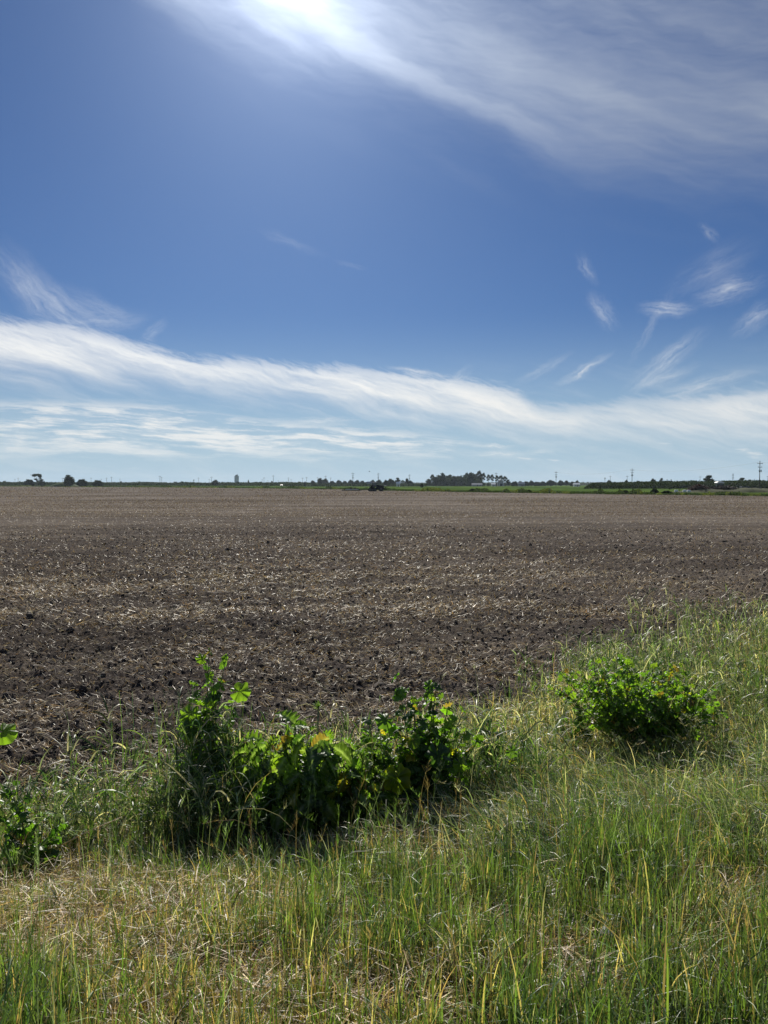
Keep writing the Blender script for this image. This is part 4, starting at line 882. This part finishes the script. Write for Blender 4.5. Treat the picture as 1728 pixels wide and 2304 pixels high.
for (x_, t_, k_) in PP:
    D = (15-CAM_H)*F_PX/(HOR-t_); p = at(x_, HOR, D)
    if k_ == 2: o = p2 if not u2 else copy_tree(p2); u2 = True
    else: o = p1 if not u1 else copy_tree(p1); u1 = True
    o.location = (p.x, D, 0); o.rotation_euler = (0, 0, R(random.uniform(-12, 12)))
    if k_ == 1 and D > 900: o.scale = (1.3, 1.3, 1)
    if x_ in NAMES: lab = NAMES[x_]
    else:
        i = [r_[0] for r_ in rest].index(x_); lab = f'small far skyline pole, {(ORD+["twenty-first"])[i]} from the left among the lesser ones'
    tag(o, lab, 'power pole', 'power poles along the horizon')
    if x_ == 1709:
        MB().tube([(-.45, -.5, 9.0), (-.45, -.5, 10.2)], [.28, .28], 10).build('transformer', M['grey'], o, smooth=True)
        MB().tube([(.45, -.5, 9.0), (.45, -.5, 10.2)], [.28, .28], 10).build('transformer', M['grey'], o, smooth=True)
# wires between the big poles
def wire(a, b_, label, z=14.1, off=0.0, r_=.03):
    pa = at(a[0], HOR, (15-CAM_H)*F_PX/(HOR-a[1])); pb = at(b_[0], HOR, (15-CAM_H)*F_PX/(HOR-b_[1]))
    P0 = Vector((pa.x+off, pa.y, z)); P1 = Vector((pb.x+off, pb.y, z)); pts_ = []
    for k in range(17):
        q = k/16; v_ = P0.lerp(P1, q); v_.z -= 5*q*(1-q)*2.2; pts_.append(v_-P0)
    o = MB().tube(pts_, r_, 4).build('power_line', M['wire']); o.location = P0; tag(o, label, 'wire')
wire((1709, 1037), (1422, 1054), 'wire slung from the tallest pole to the second tallest pole', off=-1.35)
wire((1422, 1054), (1251, 1060), 'wire between the second tallest pole and the pole over the low tree line', off=-1.35)
wire((1709, 1037), (2120, 1010), 'wire leaving the tallest pole past the right edge of the photo', off=1.35)
# mast with round platforms
D = 560; p = at(1649, HOR, D); root = empty('mast', (p.x, D, 0)); tag(root, 'thin mast with stacked round platforms right of the windswept tree', 'mast')
hm = (HOR-1066)/F_PX*D+CAM_H; MB().tube([(0, 0, -.5), (0, 0, hm)], [.2, .14], 8).build('post', M['steel'], root)
for z in (hm-.2, hm-1.5, hm-3.0): MB().tube([(0, 0, z-.12), (0, 0, z+.12)], [.75, .75], 12).build('platform', M['steel'], root)
# silo
D = 1500; p = at(532.5, HOR, D); root = empty('grain_silo', (p.x, D, 0)); tag(root, 'tall pale concrete silo tower with a low wing on its left', 'silo')
hs = (HOR-1071)/F_PX*D+CAM_H; sw = 10/F_PX*D
sm_ = MB()
for k in range(4): sm_.tube([(-sw/2+sw*(k+.5)/4, 0, -.5), (-sw/2+sw*(k+.5)/4, 0, hs)], [sw/7.6]*2, 14)
sm_.build('silo_cylinder', pbr('pale_concrete', (.75, .78, .80), .8, .2, 0, .1, .1), root, smooth=False)
MB().box((0, 0, hs+.9), (sw*.55, sw*.4, 1.8)).build('head_house', M['grey'], root); MB().box((sw*.1, 0, hs+2.6), (sw*.2, sw*.2, 1.6)).build('hoist_cabin', M['grey'], root)
MB().box((-sw*.75, 0, 2.4), (sw*.45, sw*.6, 6)).build('low_wing', M['grey'], root)
# black tank
D = 900; p = at(686.5, HOR, D); root = empty('black_tank', (p.x, D, 0)); tag(root, 'narrow upright black tank left of the belt behind the tractor', 'tank')
MB().tube([(0, 0, 0), (0, 0, 5.4), (0, 0, 5.9)], [.75, .75, .3], 12).build('tank_body', M['dark'], root); MB().box((0, 0, -.1), (2, 2, .5)).build('plinth', M['grey'], root)

# houses and roofs
def house(name, label, px, top, base, wpx, D, wall='grey', roof='roof', gable=.35, cat_='house', nwin=3, hmin=2.6):
    p = at(px, HOR, D); Wd = wpx/F_PX*D; H = max(hmin, (HOR-top)/F_PX*D+CAM_H); dp = max(6, Wd*.4); eh = H*(1-gable)
    root = empty(name, (p.x, D, 0)); tag(root, label, cat_)
    MB().box((0, 0, eh/2-.2), (Wd, dp, eh+.4)).build('wall', M[wall], root)
    rf = MB().prism([(-dp/2-.5, eh-.1), (0, H), (dp/2+.5, eh-.1), (dp/2+.5, eh-.3), (-dp/2-.5, eh-.3)], -Wd/2-.5, Wd/2+.5).build('roof', M[roof], root)
    for k in range(nwin):
        x = -Wd/2+Wd*(k+.5)/nwin; w_ = MB().box((x, -dp/2-.03, eh*.5), (1.3, .10, 1.1)).build('window', M['white'], root)
        MB().box((x, -dp/2-.09, eh*.5), (1.1, .06, .9)).build('pane', M['glass'], w_)
    d = MB().box((Wd*.04, -dp/2-.04, 1.0), (1.0, .10, 2.1)).build('door', M['rust'], root); MB().box((Wd*.04+.35, -dp/2-.12, 1.0), (.08, .08, .2)).build('handle', M['steel'], d)
    return root
house('low_house', 'long low pale roofed house before the dark grove', 1073, 1087.2, 1091, 22, 1010, 'grey', 'roof', .45)
house('white_house', 'small bright white house beside the right part of the grove', 1110, 1086.5, 1091, 8, 1020, 'white', 'white', .4, nwin=2)
house('white_house', 'little white house among the trees right of the tractor', 896, 1084, 1091, 8, 930, 'white', 'white', .4, nwin=2)
house('white_house', 'white house at the left end of the orchard on the right', 1297, 1086.6, 1091, 12, 900, 'white', 'white', .4)
house('barn', 'grey roofed barn in the low tree line right of the grove', 1173, 1085, 1091, 14, 990, 'grey', 'roof', .4, 'barn', 2)
house('barn', 'long white roofed barn behind the orchard under the two tiny palms', 1500, 1081.5, 1090, 22, 800, 'pale', 'white', .35, 'barn', 3)
house('shed', 'long low white shed under the tree belt left of the tractor', 774, 1088.6, 1091, 10, 1000, 'white', 'white', .3, 'shed', 2)
tree('bush', 576, 1083, 13, D=1150, label='left half of the dark low tree pair right of the pointed tree')
tree('bush', 586, 1082.8, 13, D=1160, label='right half of the dark low tree pair right of the pointed tree')
house('shed', 'tiny white pump shed in the green field left of the black tank', 634, 1090.2, 1092, 3, 900, 'pale', 'pale', .3, 'shed', 1, 1.2)
house('farm_house', 'grey roofed farm house in the belt directly behind the tractor', 832, 1083.5, 1091, 12, 1060, 'grey', 'roof', .5)
# dome shed at right of grove
D = 1090; p = at(1126, HOR, D); mb = MB(); prof = [(-4.4*math.cos(a), 9.8*math.sin(a)) for a in np.linspace(0, math.pi, 15)]
root = empty('dome_barn', (p.x, D, -.2)); tag(root, 'pale domed barn half hidden by the right end of the grove', 'barn')
MB().prism([(x*1.0, z) for x, z in prof], -6, 6, 'y').build('roof', M['roof'], root); MB().box((0, -6.1, 2), (3, .15, 4)).build('door', M['dark'], root)

# ------------------------------------------------------------------ tractor and implement
D = 270.0; PXM = F_PX/D
def bx(px): return (px-CX)/F_PX*D
root = empty('tractor', (bx(848), D, 0)); tag(root, 'dark tracked tractor with a pale cab roof driving right across the soil', 'tractor')
z0 = float(ground_z(bx(848), D))-.05; root.location.z = z0
# rear tracks (triangular), front wheels
def track(cx, y, r_, half, name, parent, hi):
    prof = []
    for a in np.linspace(-60, 90, 8): prof.append((cx+half+r_*.55*math.cos(R(a-30)), r_*.55+r_*.55*math.sin(R(a-30))))
    for a in np.linspace(60, 120, 5): prof.append((cx+r_*.55*math.cos(R(a)), hi-r_*.55+r_*.55*math.sin(R(a))))
    for a in np.linspace(90, 240, 8): prof.append((cx-half+r_*.55*math.cos(R(a+30)), r_*.55+r_*.55*math.sin(R(a+30))))
    prof = [(p_, max(q_, 0)) for p_, q_ in prof]; o_ = MB().prism(prof, y-.3, y+.3, 'y').build('track', M['tyre'], parent)
    for k in (-half, 0, half): MB().tube([(cx+k, y-.34, r_*.55), (cx+k, y+.34, r_*.55)], [.22]*2, 12).build('roller', M['steel'], o_)
    return o_
for y in (-1.1, 1.1): track(-1.55, y, .95, 1.0, 'track', root, 2.05)
for y in (-.95, .95):
    wh = MB(); n = 28; wh.tube([(1.5, y-.3, .95), (1.5, y-.22, .95), (1.5, y+.22, .95), (1.5, y+.3, .95)], [.82, .97, .97, .82], n).build('wheel', M['tyre'], root, smooth=False)
    MB().tube([(1.5, y-.32, .95), (1.5, y+.32, .95)], [.42]*2, 16).build('rim', M['steel'], root)
MB().prism([(-.3, .7), (-.3, 2.25), (.6, 2.3), (2.1, 1.95), (2.5, 1.6), (2.6, .7), (1.2, .45)], -.62, .62, 'y').build('hood', M['dark'], root, bevel=.06)
MB().box((-.9, 0, .95), (3.2, .9, .7)).build('chassis', M['dark'], root, bevel=.04)
MB().box((-1.0, 0, 1.75), (1.9, 1.5, .35)).build('cab_floor', M['dark'], root)
cab = MB()
for x, y, lx in ((-1.75, -.72, .12), (-1.75, .72, .12), (-.15, -.72, -.1), (-.15, .72, -.1)): cab.tube([(x, y, 1.85), (x+lx, y*.92, 3.15)], [.06, .05], 6)
cab.build('cab_frame', M['dark'], root); MB().box((-.93, 0, 2.5), (1.45, 1.28, 1.2), taper=.93).build('cab_glass', M['glass'], root)
MB().box((-.93, 0, 3.22), (1.9, 1.6, .16)).build('cab_roof', M['pale'], root, bevel=.05)
for y in (-1.1, 1.1): MB().prism([(-2.7, 1.2), (-2.3, 2.0), (-1.2, 2.35), (-.5, 2.1), (-.5, 2.0), (-1.2, 2.22), (-2.2, 1.88), (-2.58, 1.15)], y-.34, y+.34, 'y').build('mudguard', M['dark'], root)
MB().tube([(.55, -.35, 2.1), (.55, -.35, 3.0)], [.06, .05], 8).build('exhaust_pipe', M['steel'], root)
MB().tube([(2.4, 0, 1.0), (3.1, 0, .95), (3.5, 0, .75)], [.12, .12, .1], 6).build('front_hitch', M['dark'], root)
MB().box((3.0, 0, .85), (.7, .9, .4)).build('weight_block', M['dark'], root, bevel=.04)
for y in (-.3, .3): MB().tube([(2.56, y, 1.35), (2.62, y, 1.35)], [.1, .1], 10).build('headlight', M['white'], root)
MB().tube([(-.4, 0, 1.6), (2.6, 0, 1.95), (3.1, 0, 1.9)], [.06, .06, .06], 6).build('front_boom', M['dark'], root)
MB().box((2.9, 0, 2.0), (.8, 1.0, .18)).build('front_tank', M['pale'], root, bevel=.04)
root2 = empty('land_leveller', (bx(791), D, z0)); tag(root2, 'low towed levelling frame with dark wheels behind the tractor', 'implement')
Lh = 3.3; fr = MB()
for y in (-1.4, 1.4): fr.box((0, y, .45), (2*Lh, .22, .3))
for x in (-Lh, -1.2, 1.2, Lh): fr.box((x, 0, .45), (.2, 2.6, .28))
fr.build('frame', M['dark'], root2); MB().box((.2, -1.2, .62), (4.6, .12, .42)).build('blade', M['white'], root2)
tr_ = MB(); tr_.tube([(-2.6, 0, .5), (-2.2, 0, 1.2), (-.2, 0, 1.35), (2.2, 0, 1.1), (2.8, 0, .6)], .09, 6); tr_.build('truss', M['dark'], root2)
for x in (-.2, 1.2):
    for y in (-1.0, 1.0):
        w_ = MB().tube([(x, y-.15, .95), (x, y+.15, .95)], [.42, .42], 18).build('wheel', M['tyre'], root2); MB().tube([(x, y-.17, .95), (x, y+.17, .95)], [.2, .2], 12).build('rim', M['steel'], w_)
MB().tube([(Lh, 0, .5), (5.4, 0, .6), (7.1, 0, .7)], [.08, .07, .06], 6).build('drawbar', M['dark'], root2)

# ------------------------------------------------------------------ junk heap on the right edge of the field
Dj = 228.0
def jx(px, D=Dj): return (px-CX)/F_PX*D
def jz(py, D=Dj): return CAM_H-(py-HOR)/F_PX*D
bank = MB(); nX, nY = 90, 12; r_ = np.random.default_rng(5)
xs_ = np.linspace(jx(1515, 232), jx(1790, 232), nX)
for j in range(nY):
    for i in range(nX):
        q = j/(nY-1); env = math.sin(math.pi*q)**.7*min(1, i/16); hgt_ = env*(.7+1.2*float(fbm(np.array(xs_[i]*.35), np.array(q*3.), 3, 301)))
        bank.v.append((xs_[i], 226+q*14, hgt_-.12))
for j in range(nY-1):
    for i in range(nX-1): bank.f.append((j*nX+i, j*nX+i+1, (j+1)*nX+i+1, (j+1)*nX+i))
o = bank.build('earth_bank', M['earth'], smooth=True); tag(o, kind='structure')
def heap(name, label, px0, px1, ztop, D, m, seed, cat_, n=420):
    """tangle of planks, pipes and brush"""
    r2 = random.Random(seed); mb_ = MB(); x0, x1 = jx(px0, D), jx(px1, D); root_ = empty(name, ((x0+x1)/2, D, .3)); tag(root_, label, cat_); c = (x0+x1)/2
    for part_, mm_, cnt, rad_, ln in (('planks', m, n, .09, 1.7), ('pipes', 'steel', n//5, .07, 2.4)):
        mb_ = MB()
        for _ in range(cnt):
            u_ = r2.random(); x = x0+(x1-x0)*u_-c; h = ztop*math.sin(math.pi*min(.97, max(.03, u_)))**.6; z = r2.random()*h; y = r2.uniform(-1.6, 1.6)
            a = r2.uniform(0, 6.28); e = r2.gauss(0, .32); l = r2.uniform(.4, ln); d_ = Vector((math.cos(a)*math.cos(e), math.sin(a)*.5, math.sin(e)))*l/2
            mb_.tube([Vector((x, y, z))-d_, Vector((x, y, z))+d_], rad_*r2.uniform(.5, 1.5), 4)
        mb_.build(part_, M[mm_], root_)
heap('debris_heap', 'reddish brown left half of the junk heap at the right field edge', 1548, 1596, 2.0, 232, 'rust', 11, 'scrap heap')
heap('debris_heap', 'grey brown tangle of scrap under the pale domed canopy', 1590, 1662, 1.6, 233, 'bark', 12, 'scrap heap', 520)
heap('debris_heap', 'dark low scrap trailing off behind the navy container', 1680, 1715, 1.1, 236, 'dark', 13, 'scrap heap', 260)
# long sloping auger
root = empty('auger', (jx(1537), 231, 0)); tag(root, 'long dark auger pipe sloping down left from the junk heap', 'auger')
MB().tube([(jx(1513)-jx(1537), 0, 1.0), (jx(1562)-jx(1537), 0, 2.1)], [.10, .14], 8).build('pipe', M['dark'], root); MB().tube([(0, -.4, .3), (.3, 0, 1.6)], .05, 5).build('leg', M['steel'], root); MB().tube([(0, .4, .3), (.3, 0, 1.6)], .05, 5).build('leg', M['steel'], root)
# domed canopy machine
root = empty('canopy_vehicle', (jx(1618, 236), 236, .5)); tag(root, 'old vehicle with a pale curved canopy roof on top of the junk heap', 'vehicle')
pr = [(1.15*math.cos(a), .50*math.sin(a)) for a in np.linspace(0, math.pi, 12)]
MB().prism([(x*1.0, z+2.35) for x, z in pr]+[(-1.1, 2.28), (1.1, 2.28)], -1, 1, 'y').build('roof', M['white'], root)
MB().box((0, 0, 1.75), (1.8, 1.7, 1.15)).build('cabin', M['glass'], root); MB().box((0, 0, .85), (2.4, 1.8, .7)).build('body', M['rust'], root, bevel=.08)
for x in (-.8, .8): MB().tube([(x, -.95, .3), (x, -.7, .3)], [.35, .35], 14).build('wheel', M['tyre'], root)
# navy container truck
root = empty('farm_truck', (jx(1675, 234), 234, .35)); tag(root, 'navy blue truck body parked right of the canopy vehicle', 'truck')
MB().box((0, 0, .95), (2.3, 1.8, 1.0)).build('box_body', M['blue'], root, bevel=.05); MB().prism([(1.2, .3), (1.2, 1.25), (1.75, 1.2), (2.1, .8), (2.6, .7), (2.6, .3)], -.8, .8, 'y').build('cab', M['dark'], root, bevel=.05)
for x in (-.7, .6, 2.1):
    MB().tube([(x, -.95, .2), (x, -.7, .2)], [.38, .38], 14).build('wheel', M['tyre'], root)
# white drums
def drum():
    r0 = empty('white_drum', (0, 0, 0)); MB().tube([(-.38, 0, .30), (-.34, 0, .30), (.34, 0, .30), (.38, 0, .30)], [.22, .30, .30, .22], 16).build('drum_body', M['white'], r0, smooth=False)
    MB().tube([(.1, 0, .58), (.1, 0, .66)], [.05, .05], 8).build('cap', M['dark'], r0); return r0
dr0 = drum()
for i, (x_, y_, lab) in enumerate(((1521, 1102.3, 'single white drum lying left of the other two'), (1540, 1103.2, 'middle white drum lying before the junk heap'), (1549.5, 1103.4, 'rightmost white drum lying before the junk heap'))):
    o = dr0 if i == 0 else copy_tree(dr0); o.location = (jx(x_, 206), 206, .25 if i < 2 else .2); o.scale = (1.2,)*3; tag(o, lab, 'drum', 'white drums by the junk heap')
# bird
p = at(831, 1061, 150); b_ = MB(); b_.tube([(-.12, 0, 0), (0, 0, .01), (.12, 0, 0), (.17, 0, .0)], [.012, .05, .035, .008], 6); b_.v += [(.05, 0, .02), (-.03, 0, .02), (-.05, .28, .14), (.02, .30, .15), (-.05, -.28, .14), (.02, -.30, .15)]
k = len(b_.v)-6; b_.f += [(k, k+1, k+2, k+3), (k, k+5, k+4, k+1)]
o = b_.build('bird', M['dark']); o.location = p; tag(o, 'tiny dark bird in the sky above the tractor', 'bird')

# ------------------------------------------------------------------ haze
mh, t, o = mat('haze_air'); pv = t.new('ShaderNodeVolumePrincipled'); pv.inputs['Color'].default_value = (.72, .85, 1, 1); pv.inputs['Density'].default_value = 6e-5; pv.inputs['Anisotropy'].default_value = .2
t.l.new(pv.outputs[0], o.inputs['Volume'])
hz = MB().box((0, 0, 44), (14400, 14400, 92)).build('haze', mh); tag(hz, 'thin blue air between the field and the horizon', 'haze', kind='stuff')
